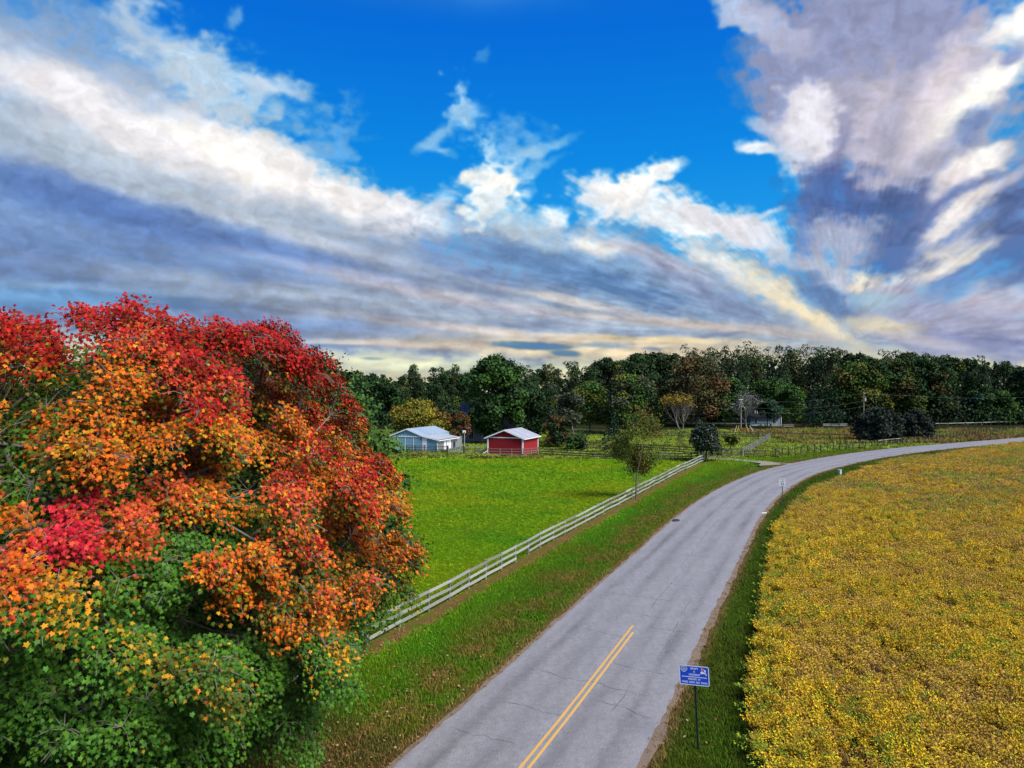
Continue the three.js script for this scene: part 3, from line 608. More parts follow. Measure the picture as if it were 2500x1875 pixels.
// ---------- fences: every post and rail its own piece ----------
const railGeo = chamferBox(0.045, 1, 1, 0.008), postGeo = chamferBox(1, 1, 1, 0.06).rotateX(Math.PI / 2);
function fence(name, label, pts, o) {
  const r = rngOf(o.seed), root = thing(name, label, 'fence', pts[0][0], 0, pts[0][1]);
  const H = o.h ?? 1.25, R = o.rails, sp = o.spacing ?? 2.5, pw = o.postW ?? 0.11, rw = o.railW ?? 0.14;
  const cv = []; for (let i = 1; i < pts.length; i++) { const L = Math.hypot(pts[i][0] - pts[i - 1][0], pts[i][1] - pts[i - 1][1]), n = Math.max(1, Math.round(L / sp)); for (let k = i === 1 ? 0 : 1; k <= n; k++) cv.push([lerp(pts[i - 1][0], pts[i][0], k / n), lerp(pts[i - 1][1], pts[i][1], k / n)]); }
  const pick = (M) => M[Math.floor(r() * M.length)], ox = pts[0][0], oz = pts[0][1];
  const tops = cv.map(([x, z], i) => ({ x: x - ox, z: z - oz, y: groundHeight(x, z), dy: (r() - 0.5) * (o.rough ?? 0.05) }));
  tops.forEach((p, i) => {
    if (o.skipPost?.(i)) return;
    const q = tops[Math.min(i + 1, tops.length - 1)], q0 = tops[Math.max(i - 1, 0)], h = H + 0.1 + p.dy;
    const m = part('post', postGeo, pick(o.postMat ?? o.mat), root, p.x, p.y + (h - 0.3) / 2, p.z);
    m.scale.set(pw, h + 0.3, pw); m.rotation.set((r() - 0.5) * 0.05, Math.atan2(q.x - q0.x, q.z - q0.z), (r() - 0.5) * 0.05);
  });
  for (let i = 0; i + 1 < tops.length; i++) {
    if (o.skip?.(i)) continue;
    const a = tops[i], b = tops[i + 1], dx = b.x - a.x, dz = b.z - a.z, L = Math.hypot(dx, dz), nx = dz / L, nz = -dx / L, face = (o.face ?? 1) * (pw / 2 + 0.023);
    R.forEach((h, k) => {
      if (o.missing?.(i, k)) return;
      const ya = a.y + h + a.dy * 0.8 + (r() - 0.5) * (o.rough ?? 0.05) * 0.7, yb = b.y + h + b.dy * 0.8 + (r() - 0.5) * (o.rough ?? 0.05) * 0.7;
      const m = part('rail', railGeo, pick(o.mat), root, (a.x + b.x) / 2 + nx * face, (ya + yb) / 2, (a.z + b.z) / 2 + nz * face);
      m.scale.set(1, rw * (0.9 + r() * 0.2), L * 1.003); m.rotation.order = 'YXZ'; m.rotation.set(-Math.atan2(yb - ya, L), Math.atan2(dx, dz), (r() - 0.5) * 0.06);
    });
  }
  return root;
}
fence('board_fence', 'weathered pale three-board fence between the pasture and the road verge', fenceLine, { seed: 1, h: 1.12, rails: [0.3, 0.7, 1.1], mat: W_PALE, postMat: W_POST, face: -1, spacing: 2.5, railW: 0.155, rough: 0.09, missing: (i, k) => (i === 13 && k === 0) || (i === 21 && k === 0) });
fence('board_fence', 'weathered grey four-board fence that runs back from the driveway corner', [[40.22, -124.18], [60.92, -167.76]], { seed: 2, h: 1.35, rails: [0.3, 0.62, 0.94, 1.28], mat: W_GREY, postMat: W_POST, spacing: 2.4, railW: 0.13 });
fence('board_fence', 'short dark board fence across the paddock at the driveway end', [[34.05, -121.57], [40.09, -123.8]], { seed: 3, h: 1.3, rails: [0.32, 0.66, 0.98, 1.25], mat: W_BROWN, spacing: 2.2, railW: 0.12 });
fence('board_fence', 'low dark gate-like board fence left of the open grass by the driveway', [[40.4, -123.42], [43.82, -123.05]], { seed: 4, h: 1.1, rails: [0.3, 0.58, 0.86, 1.1], mat: W_BROWN, spacing: 1.9, railW: 0.11 });
fence('board_fence', 'dark board fence along the far side of the bright pasture', [[4.91, -125.32], [13.85, -120.14], [29.28, -116.02], [33.79, -121.14]], { seed: 5, h: 1.25, rails: [0.34, 0.74, 1.16], mat: W_DARK, spacing: 2.5, railW: 0.15 });
fence('board_fence', 'dark board fence behind the spruce and the small shrub', [[6.59, -142.96], [20.77, -138.1], [28.11, -131.83], [33.11, -127.69]], { seed: 6, h: 1.3, rails: [0.34, 0.74, 1.2], mat: W_DARK, spacing: 2.6, railW: 0.14 });
fence('board_fence', 'dark far fence behind the tree trunks left of the spruce', [[15.95, -184.53], [25.53, -184.53]], { seed: 7, h: 1.35, rails: [0.3, 0.66, 1, 1.3], mat: W_DARK, spacing: 2.6, railW: 0.13 });
fence('board_fence', 'long dark far fence behind the round dark tree', [[34.29, -174.99], [48.59, -172.02], [61.68, -169.87]], { seed: 8, h: 1.35, rails: [0.34, 0.72, 1.25], mat: W_DARK, spacing: 2.6, railW: 0.14 });
fence('rail_fence', 'single-rail dark fence across the brown meadow behind the round bushes', [[61.82, -169.16], [68.65, -167.76], [78.37, -161.11], [81.72, -158.59]], { seed: 9, h: 1.3, rails: [1.25], mat: W_BROWN, spacing: 5, railW: 0.15, postW: 0.14 });
fence('rail_fence', 'pale single-rail fence in front of the far white house', [[55.96, -220.62], [79.26, -218.24]], { seed: 10, h: 1.2, rails: [1.15], mat: W_PALE, postMat: W_DARK, spacing: 3.2, railW: 0.2 });
fence('rail_fence', 'pale two-rail fence piece at the left end of the brown meadow', [[77.27, -211.43], [83.66, -210.33]], { seed: 11, h: 1.3, rails: [0.75, 1.2], mat: W_PALE, postMat: W_DARK, spacing: 3, railW: 0.2 });
fence('rail_fence', 'pale two-rail fence piece left of the round bushes', [[93.48, -213.65], [100.99, -213.65]], { seed: 12, h: 1.3, rails: [0.75, 1.2], mat: W_PALE, postMat: W_DARK, spacing: 3, railW: 0.2 });
fence('rail_fence', 'pale single-rail fence under the far trees at the right edge', [[128.58, -218.24], [149.5, -225.52], [171.42, -236]], { seed: 13, h: 1.2, rails: [1.15], mat: W_PALE, postMat: W_DARK, spacing: 4, railW: 0.2 });
{
  // post-and-wire fence beside the far bend, with slanting braces at its ends
  const P = [[45.67, -123.05], [52.45, -128.9], [63.46, -137.64], [74.71, -145], [84.89, -152.63], [91.16, -156.76], [103.47, -167.76], [124.41, -186.22], [146.25, -202.97], [172, -222]];
  const f = fence('wire_fence', 'post and wire fence with slanting braces along the outside of the bend', P, { seed: 14, h: 1.35, rails: [], mat: W_BROWN, spacing: 2.3, postW: 0.15, rough: 0.12 });
  const posts = f.children.slice(), ox = P[0][0], oz = P[0][1];
  const brace = (i, j) => {
    const a = posts[i].position, b = posts[j].position, top = V(a.x, 1.2, a.z), bot = V(b.x, 0.15, b.z), L = top.distanceTo(bot);
    const m = part('brace', railGeo, W_BROWN[1], f, (top.x + bot.x) / 2, (top.y + bot.y) / 2, (top.z + bot.z) / 2); m.scale.set(2, 0.13, L); m.lookAt(bot.clone().add(f.position));
  };
  for (const [i, j] of [[0, 1], [6, 7], [12, 11], [13, 14], [23, 22], [27, 28]]) if (posts[j]) brace(i, j);
  for (const h of [0.35, 0.7, 1.05, 1.32]) {
    const g = new Collect(); g.limb(posts.map((p) => V(p.position.x, h, p.position.z)), posts.map(() => 0.009), 4);
    part('wire', g.build(), darkSteel, f);
  }
  const tr = fence('rail_fence', 'short pale top rail on the bend fence beside the round bushes', [[75.25, -146.05], [83.26, -152.06]], { seed: 15, h: 1.3, rails: [1.3], mat: W_PALE, postMat: W_BROWN, spacing: 2.6, railW: 0.1, postW: 0.12 });
}
fence('board_fence', 'dark four-board fence in front of the pale blue barn', [[-19.67, -132.26], [-16.26, -131.83], [-11.93, -130.98]], { seed: 16, h: 1.2, rails: [0.28, 0.55, 0.85, 1.15], mat: W_DARK, spacing: 2.1, railW: 0.13, postW: 0.16 });
fence('board_fence', 'grey board fence between the pipe gate and the red shed', [[-8.64, -129.31], [-4.68, -128.9]], { seed: 17, h: 1.15, rails: [0.3, 0.7, 1.1], mat: W_GREY, postMat: W_BROWN, spacing: 2.2, railW: 0.12, missing: (i, k) => k === 1 && i === 0 });
fence('board_fence', 'grey-brown three-board fence across the front of the red shed', [[-4.2, -125.71], [2.02, -124.94], [4.71, -127.69]], { seed: 18, h: 1.2, rails: [0.3, 0.72, 1.15], mat: [wood(0.3, 0.2, 0.19), wood(0.24, 0.17, 0.16)], postMat: [wood(0.34, 0.26, 0.24)], spacing: 2.2, railW: 0.12 });
{
  // five-bar pipe gate
  const a = [-11.7, -130.14], b = [-8.87, -129.31], g = thing('pipe_gate', 'silver metal pipe gate between the two barns', 'gate', a[0], 0, a[1], Math.atan2(-(b[1] - a[1]), b[0] - a[0]));
  const L = Math.hypot(b[0] - a[0], b[1] - a[1]), bar = (name, p, q, rad) => { const c = new Collect(); c.limb([p, q], [rad, rad], 7); return part(name, c.build(), metalMat, g); };
  for (const h of [0.22, 0.42, 0.62, 0.86, 1.1]) bar('bar', V(0.05, h, 0), V(L - 0.05, h, 0), 0.035);
  for (const x of [0.05, L / 2, L - 0.05]) bar('upright', V(x, 0.15, 0), V(x, 1.15, 0), 0.035);
  for (const x of [-0.08, L + 0.08]) { const p = part('gate_post', postGeo, W_BROWN[0], g, x, 0.65, 0); p.scale.set(0.17, 1.5, 0.17); }
}

// ---------- barns ----------
// a pitched-roof building: x along its front, z back from the front; front faces local +z
const plank = (w, h, d, x, y, z) => new THREE.BoxGeometry(w, h, d).translate(x, y, z);
function wallPrism(poly, d) { const s = new THREE.Shape(poly.map(([x, y]) => new THREE.Vector2(x, y))); return new THREE.ExtrudeGeometry(s, { depth: d, bevelEnabled: false }); }
const sheet = (w, l, t) => new THREE.BoxGeometry(w, t, l);
const panelTex = noiseTexture(256, 61, (u, v, n, r) => { const g = 0.86 + n(u, v * 0.2, 22) * 0.06 + n(u, v, 6) * 0.04 + (r() - 0.5) * 0.05; return [g, g, g]; });
const paint = (r, g, b, rough = 0.65) => new THREE.MeshStandardMaterial({ color: lin(r, g, b), map: panelTex, roughness: rough });
function ribbedSlope(root, name, mat, w, len, slopeFrom, slopeTo, z0, panels) {     // a roof slope laid in metal sheets, each with a standing rib
  const [xa, ya] = slopeFrom, [xb, yb] = slopeTo, L = Math.hypot(xb - xa, yb - ya), ang = Math.atan2(yb - ya, xb - xa), pw = len / panels, r = rngOf(Math.round(xa * 31 + len * 7) + 5);
  for (let k = 0; k < panels; k++) {
    const g = mergeGeometries([plank(L, 0.03, pw - 0.02, 0, 0, 0), plank(L, 0.035, 0.05, 0, 0.03, pw / 2 - 0.035)]);
    const m = part(name, g, mat[Math.floor(r() * mat.length)], root, (xa + xb) / 2, (ya + yb) / 2 + 0.04, z0 - pw * (k + 0.5)); m.rotation.z = ang;
  }
}
{
  // pale blue barn with a lean-to
  const turn = -0.35, root = thing('pale_blue_barn', 'pale blue barn with white sliding door frames and a grey metal lean-to roof', 'barn', -13.99, -132.69, 0);
  root.position.set(-13.99, -132.69, 0); root.position.set(root.position.x, 0, root.position.y); root.rotation.y = turn;
  const blue = paint(0.25, 0.48, 0.62), blue2 = paint(0.19, 0.44, 0.6), grey = paint(0.24, 0.27, 0.28), dark = paint(0.015, 0.02, 0.025), roof = [paint(0.36, 0.46, 0.56, 0.4), paint(0.4, 0.49, 0.58, 0.4), paint(0.33, 0.43, 0.54, 0.4)], lean = [paint(0.5, 0.55, 0.6, 0.4), paint(0.46, 0.52, 0.58, 0.4)];
  // local x: 0 at the lean-to corner, -9.6 at the left end; gable from -9.6 to -2.9
  const xl = -9.7, xm = -2.9, xp = -6.3, he = 2.85, hp = 4.15, D = 11.5, hl = 2.35;
  part('wall', wallPrism([[xl, -0.2], [xm, -0.2], [xm, he], [xp, hp - 0.08], [xl, he]], D).translate(0, 0, -D), blue, root);
  part('lean_to_wall', wallPrism([[xm + 0.002, -0.2], [0, -0.2], [0, hl - 0.08], [xm + 0.002, he - 0.12]], 0.15).translate(0, 0, -0.16), blue2, root);
  part('side_wall', plank(0.14, hl + 0.1, D - 0.2, -0.08, hl / 2 - 0.15, -D / 2 - 0.08), grey, root);
  // sliding doors on the front, hung on a white track
  part('door_track', plank(6.2, 0.16, 0.16, -6.5, 2.72, 0.09), white, root);
  for (const [x, w] of [[-8.95, 1.1], [-7.55, 1.6], [-5.85, 1.7], [-4.15, 1.6]]) {
    const d = part('door', plank(w, 2.5, 0.06, 0, 0, 0), blue, root, x, 1.4, 0.05);
    for (const s of [-1, 1]) part('door_frame', plank(0.07, 2.5, 0.03, s * (w / 2 - 0.035), 0, 0.045), s < 0 ? white : blue2, d);
    for (let k = 1; k < 5; k++) part('seam', plank(0.015, 2.4, 0.012, -w / 2 + w * k / 5, 0, 0.034), blue2, d);
  }
  for (let k = 0; k < 9; k++) { const x = xl + 0.5 + k * 0.72, h = Math.min(hp - 0.3 - Math.abs(x - xp) * 0.385, 4); part('siding_batten', plank(0.03, Math.max(0.1, h - 2.85), 0.02, x, (h + 2.85) / 2, 0.012), blue2, root); }
  part('corner_panel', plank(0.95, 2.6, 0.04, -2.6, 1.2, 0.03), white, root);
  ribbedSlope(root, 'roof_sheet', roof, 0, D + 0.6, [xl - 0.35, he - 0.1], [xp, hp], 0.3, 11);
  ribbedSlope(root, 'roof_sheet', roof, 0, D + 0.6, [xp, hp], [xm - 0.05, he + 0.06], 0.3, 11);
  ribbedSlope(root, 'lean_to_sheet', lean, 0, D - 2.4, [xm - 0.1, he + 0.02], [0.45, hl - 0.12], 0.3, 8);
  for (const [a, b] of [[[xl - 0.35, he - 0.16], [xp, hp - 0.06]], [[xp, hp - 0.06], [xm, he - 0.02]], [[xm, he - 0.06], [0.45, hl - 0.2]]]) { const L = Math.hypot(b[0] - a[0], b[1] - a[1]), m = part('barge_board', plank(L, 0.16, 0.05, 0, 0, 0), white, root, (a[0] + b[0]) / 2, (a[1] + b[1]) / 2, 0.33); m.rotation.z = Math.atan2(b[1] - a[1], b[0] - a[0]); }
  part('gutter', plank(0.14, 0.12, D - 2.4, 0.5, hl - 0.28, 0.2 - (D - 2.4) / 2), white, root);
  { const c = new Collect(); c.limb([V(0.5, hl - 0.3, 0.15), V(0.2, hl - 0.6, 0.1), V(0.08, hl - 0.75, 0.1), V(0.08, 0.7, 0.1), V(0.3, 0.45, 0.2)], [0.05, 0.05, 0.05, 0.05, 0.05], 6); part('downspout', c.build(), white, root); }
  for (const [z, w] of [[-3.4, 0.9], [-4.6, 0.7], [-5.6, 0.8]]) part('side_door', plank(0.05, 1.7, w, 0.02, 1.0, z), white, root);
  part('side_opening', plank(0.05, 1.3, 0.9, 0.02, 0.75, -7.6), dark, root);
}
{
  const turn = -0.37, p = [1.9, -126.57], root = thing('red_shed', 'dark red shed with white trim and a grey metal roof', 'shed', p[0], 0, p[1], turn);
  const red = paint(0.33, 0.002, 0.009, 0.85), red2 = paint(0.28, 0.002, 0.008, 0.85), roof = [paint(0.48, 0.5, 0.56, 0.4), paint(0.52, 0.54, 0.6, 0.4), paint(0.45, 0.47, 0.53, 0.4)];
  const Wd = 6.8, D = 8.2, he = 3.0, hp = 4.35, xp = -Wd / 2;
  part('wall', wallPrism([[-Wd, -0.2], [0, -0.2], [0, he], [xp, hp - 0.1], [-Wd, he]], D).translate(0, 0, -D), red, root);
  for (let k = 1; k < 12; k++) part('siding_rib', plank(0.025, he - 0.2, 0.015, -Wd + Wd * k / 12, he / 2 - 0.05, 0.008), red2, root);
  for (let k = 1; k < 14; k++) part('siding_rib', plank(0.015, he - 0.2, 0.025, 0.008, he / 2 - 0.05, -D * k / 14), red2, root);
  for (const [x, z] of [[-Wd + 0.1, 0.03], [0.02, 0.03], [0.03, -D + 0.08]]) part('corner_trim', plank(0.24, he + 0.1, 0.12, x - 0.02, he / 2 - 0.03, z), white, root);
  part('front_trim', plank(Wd - 0.1, 0.16, 0.06, -Wd / 2, he - 0.03, 0.05), white, root);
  part('side_trim', plank(0.05, 0.16, D, 0.05, he - 0.08, -D / 2), white, root);
  ribbedSlope(root, 'roof_sheet', roof, 0, D + 0.7, [-Wd - 0.5, he - 0.16], [xp, hp], 0.4, 9);
  ribbedSlope(root, 'roof_sheet', roof, 0, D + 0.7, [xp, hp], [0.5, he - 0.16], 0.4, 9);
  for (const s of [-1, 1]) { const a = [xp, hp - 0.06], b = [xp + s * (Wd / 2 + 0.52), he - 0.24], L = Math.hypot(b[0] - a[0], b[1] - a[1]), m = part('barge_board', plank(L, 0.17, 0.05, 0, 0, 0), white, root, (a[0] + b[0]) / 2, (a[1] + b[1]) / 2, 0.43); m.rotation.z = Math.atan2((b[1] - a[1]), (b[0] - a[0])); if (s < 0) m.rotation.z += Math.PI; }
  part('eave_board', plank(0.05, 0.13, D + 0.7, 0.53, he - 0.22, 0.4 - (D + 0.7) / 2), white, root);
  { const c = new Collect(); c.limb([V(-Wd + 0.05, 0.55, 0.15), V(-Wd - 0.25, 0.3, 0.3), V(-Wd - 0.8, 0.02, 0.5)], [0.07, 0.07, 0.07], 6); part('downspout', c.build(), white, root); }
}
// ---------- houses behind the trees ----------
function house(name, label, x, z, turn, w, d, he, hp, wallMat, roofMat, wins, extra) {
  const root = thing(name, label, 'house', x, 0, z, turn), glass = new THREE.MeshStandardMaterial({ color: lin(0.02, 0.025, 0.03), roughness: 0.1 });
  part('wall', wallPrism([[-w / 2, -0.2], [w / 2, -0.2], [w / 2, he], [-w / 2, he]], d).translate(0, 0, -d), wallMat, root);
  for (const s of [-1, 1]) { const L = Math.hypot(d / 2 + 0.4, hp - he), m = part('roof_slope', plank(w + 0.6, 0.12, L, 0, 0, 0), roofMat, root, 0, (he + hp) / 2 + 0.05, -d / 2 + s * (d / 4 + 0.2)); m.rotation.x = s * Math.atan2(hp - he, d / 2 + 0.4); }
  for (const s of [-1, 1]) part('gable', wallPrism([[-d / 2, 0], [d / 2, 0], [0, hp - he]], 0.1).rotateY(Math.PI / 2).translate(s * (w / 2 - 0.06) - 0.05, he, -d / 2), wallMat, root);
  for (const [wx, wy, ww, wh] of wins) {
    const f = part('window', plank(ww + 0.16, wh + 0.16, 0.06, 0, 0, 0), white, root, wx, wy, 0.035); part('pane', plank(ww, wh, 0.02, 0, 0, 0.025), glass, f); part('muntin', plank(0.06, wh, 0.03, 0, 0, 0.035), white, f);
  }
  extra?.(root, glass); return root;
}
house('white_house', 'white house with dark roof half hidden behind the trees between the barns', -4.54, -157.36, 0.1, 13, 8, 5.6, 8.6, paint(0.5, 0.53, 0.56), paint(0.05, 0.055, 0.06), [[-5, 4.1, 0.9, 1.5], [-3.4, 4.1, 0.9, 1.5], [-1, 4.1, 0.9, 1.5], [2, 4.1, 0.9, 1.5], [-4.5, 1.5, 0.9, 1.5], [-1, 1.5, 0.9, 1.5], [3, 1.5, 0.9, 1.5]], (root, glass) => {
  part('front_gable', wallPrism([[-1.9, 0], [1.9, 0], [1.9, 3], [0, 4.6], [-1.9, 3]], 1.6).translate(-4.2, 3.2, -0.4), paint(0.5, 0.53, 0.56), root);
  for (const x of [-4.9, -3.7]) { const f = part('window', plank(0.9, 1.8, 0.08, x, 5.4, 1.24), white, root); part('pane', plank(0.7, 1.6, 0.06, x, 5.4, 1.27), glass, f); }
  part('porch_roof', plank(8, 0.15, 2.2, 1.5, 3, 1), paint(0.1, 0.11, 0.12), root);
  for (const x of [-2.2, 0.5, 3, 5.2]) part('porch_post', plank(0.16, 3, 0.16, x, 1.45, 1.9), white, root);
});
house('white_cottage', 'low pale blue-white cottage with a dark roof under the far trees', 80.34, -225.52, 0.02, 9.4, 7, 3.1, 6.2, paint(0.36, 0.46, 0.52), new THREE.MeshPhysicalMaterial({ color: lin(0.012, 0.014, 0.015), roughness: 1, specularIntensity: 0.1 }), [[-2.9, 1.5, 0.9, 1.5], [2.9, 1.4, 0.9, 1.2]], (root, glass) => {
  const dm = part('dormer', wallPrism([[-0.7, 0], [0.7, 0], [0.7, 1], [0, 1.7], [-0.7, 1]], 2).translate(-2.6, 3.7, -2.6), paint(0.03, 0.035, 0.035), root);
  part('dormer_window', plank(0.75, 0.9, 0.08, -2.6, 4.35, -0.58), white, dm); part('dormer_pane', plank(0.55, 0.75, 0.06, -2.6, 4.38, -0.55), glass, dm);
  for (const [x, w] of [[-1, 1.5], [0.9, 1.2]]) { const t = part('porch_table', plank(w, 0.08, 0.8, x, 0.8, 0.9), paint(0.03, 0.03, 0.035), root); for (const s of [-1, 1]) part('table_leg', plank(0.08, 0.8, 0.7, x + s * (w / 2 - 0.06), 0.38, 0.9), paint(0.03, 0.03, 0.035), t); }
  part('porch_post', plank(0.14, 3, 0.14, 4.9, 1.4, 0.6), white, root); part('porch_roof', plank(9.8, 0.14, 1.6, 0.1, 3.1, 0.7), paint(0.02, 0.024, 0.026), root);
});

// ---------- signs and posts beside the road ----------
function roundedPlate(w, h, t, r) { const s = new THREE.Shape(); const x = w / 2, y = h / 2; s.moveTo(-x + r, -y); s.lineTo(x - r, -y); s.absarc(x - r, -y + r, r, -Math.PI / 2, 0); s.lineTo(x, y - r); s.absarc(x - r, y - r, r, 0, Math.PI / 2); s.lineTo(-x + r, y); s.absarc(-x + r, y - r, r, Math.PI / 2, Math.PI); s.lineTo(-x, -y + r); s.absarc(-x + r, -y + r, r, Math.PI, Math.PI * 1.5); return new THREE.ExtrudeGeometry(s, { depth: t, bevelEnabled: false, curveSegments: 6 }).translate(0, 0, -t / 2); }
function faceOf(w, h, r) { const g = new THREE.ShapeGeometry((() => { const s = new THREE.Shape(); const x = w / 2, y = h / 2; s.moveTo(-x + r, -y); s.lineTo(x - r, -y); s.absarc(x - r, -y + r, r, -Math.PI / 2, 0); s.lineTo(x, y - r); s.absarc(x - r, y - r, r, 0, Math.PI / 2); s.lineTo(-x + r, y); s.absarc(-x + r, y - r, r, Math.PI / 2, Math.PI); s.lineTo(-x, -y + r); s.absarc(-x + r, -y + r, r, Math.PI, Math.PI * 1.5); return s; })(), 6), p = g.attributes.position, uv = g.attributes.uv; for (let i = 0; i < p.count; i++) uv.setXY(i, p.getX(i) / w + 0.5, p.getY(i) / h + 0.5); return g; }
function uPost(h, w) { const s = new THREE.Shape([[-w, 0], [-w * 0.5, 0], [-w * 0.35, w * 0.9], [w * 0.35, w * 0.9], [w * 0.5, 0], [w, 0], [w, 0.008], [w * 0.6, 0.008], [w * 0.42, w * 0.9 + 0.008], [-w * 0.42, w * 0.9 + 0.008], [-w * 0.6, 0.008], [-w, 0.008]].map((p) => new THREE.Vector2(...p))); return new THREE.ExtrudeGeometry(s, { depth: h + 0.3, bevelEnabled: false }).rotateX(-Math.PI / 2).translate(0, -0.3, 0); }
function canvasTex(w, h, draw) { const c = document.createElement('canvas'); c.width = w; c.height = h; const k = c.getContext('2d'); draw(k, w, h); const t = new THREE.CanvasTexture(c); t.colorSpace = THREE.SRGBColorSpace; return t; }
{
  const tex = canvasTex(1024, 680, (k, w, h) => {
    k.fillStyle = '#1048c8'; k.fillRect(0, 0, w, h);
    k.strokeStyle = '#dfe8f2'; k.lineWidth = 26; const e = 15, R = 46; k.beginPath(); k.moveTo(e + R, e); k.arcTo(w - e, e, w - e, h - e, R); k.arcTo(w - e, h - e, e, h - e, R); k.arcTo(e, h - e, e, e, R); k.arcTo(e, e, w - e, e, R); k.closePath(); k.stroke();
    k.fillStyle = '#e6edf5'; k.textAlign = 'center'; k.textBaseline = 'middle';
    k.font = 'bold 92px sans-serif'; k.fillText('ADOPT', 520, 100, 270); k.fillText('A', 515, 205); k.fillText('HIGHWAY', 520, 310, 390);
    k.fillRect(85, 380, w - 165, 22);
    k.font = 'bold 86px sans-serif'; k.fillText('FRIENDS  OF', 510, 468, 430); k.fillText('FORGE  ROAD  AND  IDAHO', 515, 575, 880);
    // heart with a road and rays in it
    k.lineWidth = 15; k.strokeStyle = '#e6edf5'; k.beginPath(); k.moveTo(165, 235); k.bezierCurveTo(95, 200, 45, 150, 62, 95); k.bezierCurveTo(78, 45, 145, 50, 165, 85); k.bezierCurveTo(185, 50, 252, 45, 268, 95); k.bezierCurveTo(285, 150, 235, 200, 165, 235); k.closePath(); k.fillStyle = '#0d3f9e'; k.fill(); k.stroke();
    k.lineWidth = 9; for (const [x0, y0, x1, y1] of [[150, 118, 128, 210], [180, 118, 202, 210], [165, 130, 165, 225], [148, 125, 85, 175], [182, 125, 245, 175], [145, 115, 75, 118], [185, 115, 255, 118]]) { k.beginPath(); k.moveTo(x0, y0); k.lineTo(x1, y1); k.stroke(); }
    k.fillStyle = '#2fa3b8'; k.beginPath(); k.arc(165, 105, 22, 0, 7); k.fill();
    // red bird on white blossom
    k.fillStyle = '#dfe6ea'; for (const [x, y, r] of [[880, 150, 40], [770, 225, 44], [830, 215, 40], [850, 165, 36]]) { k.beginPath(); k.arc(x, y, r, 0, 7); k.fill(); }
    k.save(); k.translate(830, 160); k.rotate(0.95); k.fillStyle = '#f4eef2'; k.beginPath(); k.ellipse(10, 0, 118, 44, 0, 0, 7); k.fill(); k.beginPath(); k.ellipse(115, -4, 70, 24, 0.05, 0, 7); k.fill();
    k.fillStyle = '#b01038'; k.beginPath(); k.moveTo(-104, 0); k.quadraticCurveTo(-40, -40, 30, -26); k.lineTo(70, -2); k.quadraticCurveTo(0, 40, -60, 22); k.closePath(); k.fill(); k.fillStyle = '#501018'; k.fillRect(70, -12, 90, 16); k.restore();
  });
  const p = [6.08, -23.35], root = thing('adopt_a_highway_sign', 'blue road sign with white border and lettering on a dark post', 'sign', p[0], 0, p[1], -0.37); root.rotation.order = 'YXZ'; root.rotation.z = 0.045;
  const y = groundHeight(p[0], p[1]), Hc = 2.42;
  part('post', uPost(2.72, 0.035), darkSteel, root, 0, y, -0.05);
  const plate = part('plate', roundedPlate(0.96, 0.64, 0.006, 0.06), metalMat, root, 0, y + Hc, 0.004);
  part('printed_face', faceOf(0.958, 0.638, 0.06), new THREE.MeshStandardMaterial({ map: tex, roughness: 0.45 }), plate, 0, 0, 0.0055);
  for (const yy of [0.22, -0.22]) part('bolt', new THREE.CylinderGeometry(0.012, 0.012, 0.008, 8).rotateX(Math.PI / 2), metalMat, plate, 0, yy, 0.01);
}
{
  const tex = canvasTex(512, 640, (k, w, h) => {
    k.fillStyle = '#f2f4f6'; k.fillRect(0, 0, w, h); k.fillStyle = '#15181c'; k.textAlign = 'center'; k.textBaseline = 'middle';
    k.strokeStyle = '#15181c'; k.lineWidth = 8; k.strokeRect(14, 14, w - 28, h - 28);
    k.font = 'bold 118px sans-serif'; k.fillText('SPEED', 256, 120, 400); k.fillText('LIMIT', 256, 258, 360); k.font = 'bold 300px sans-serif'; k.fillText('35', 256, 465, 420);
  });
  const p = [26.91, -70.78], root = thing('speed_limit_sign', 'white speed limit 35 sign on a thin grey post', 'sign', p[0], 0, p[1], -0.4), y = groundHeight(p[0], p[1]);
  part('post', uPost(2.8, 0.035), new THREE.MeshStandardMaterial({ color: lin(0.1, 0.12, 0.12), metalness: 0.4, roughness: 0.55 }), root, 0, y, -0.05);
  const plate = part('plate', roundedPlate(0.64, 0.8, 0.006, 0.05), metalMat, root, 0, y + 2.52, 0.004);
  part('printed_face', faceOf(0.638, 0.798, 0.05), new THREE.MeshStandardMaterial({ map: tex, roughness: 0.45 }), plate, 0, 0, 0.0055);
}
{
  const p = [45.44, -98.57], root = thing('utility_pedestal', 'pale green utility box standing in the grass inside the bend', 'utility box', p[0], groundHeight(p[0], p[1]), p[1], 0.5), m = paint(0.4, 0.5, 0.47), m2 = paint(0.14, 0.2, 0.19);
  part('cabinet', chamferBox(0.42, 0.66, 0.4, 0.02), m, root, -0.02, 0.31, 0); part('lid', chamferBox(0.47, 0.07, 0.45, 0.02), m, root, -0.02, 0.675, 0); part('side_door', plank(0.02, 0.52, 0.32, 0.2, 0.33, 0), m2, root); part('latch', plank(0.03, 0.08, 0.04, 0.215, 0.36, 0.1), metalMat, root);
}
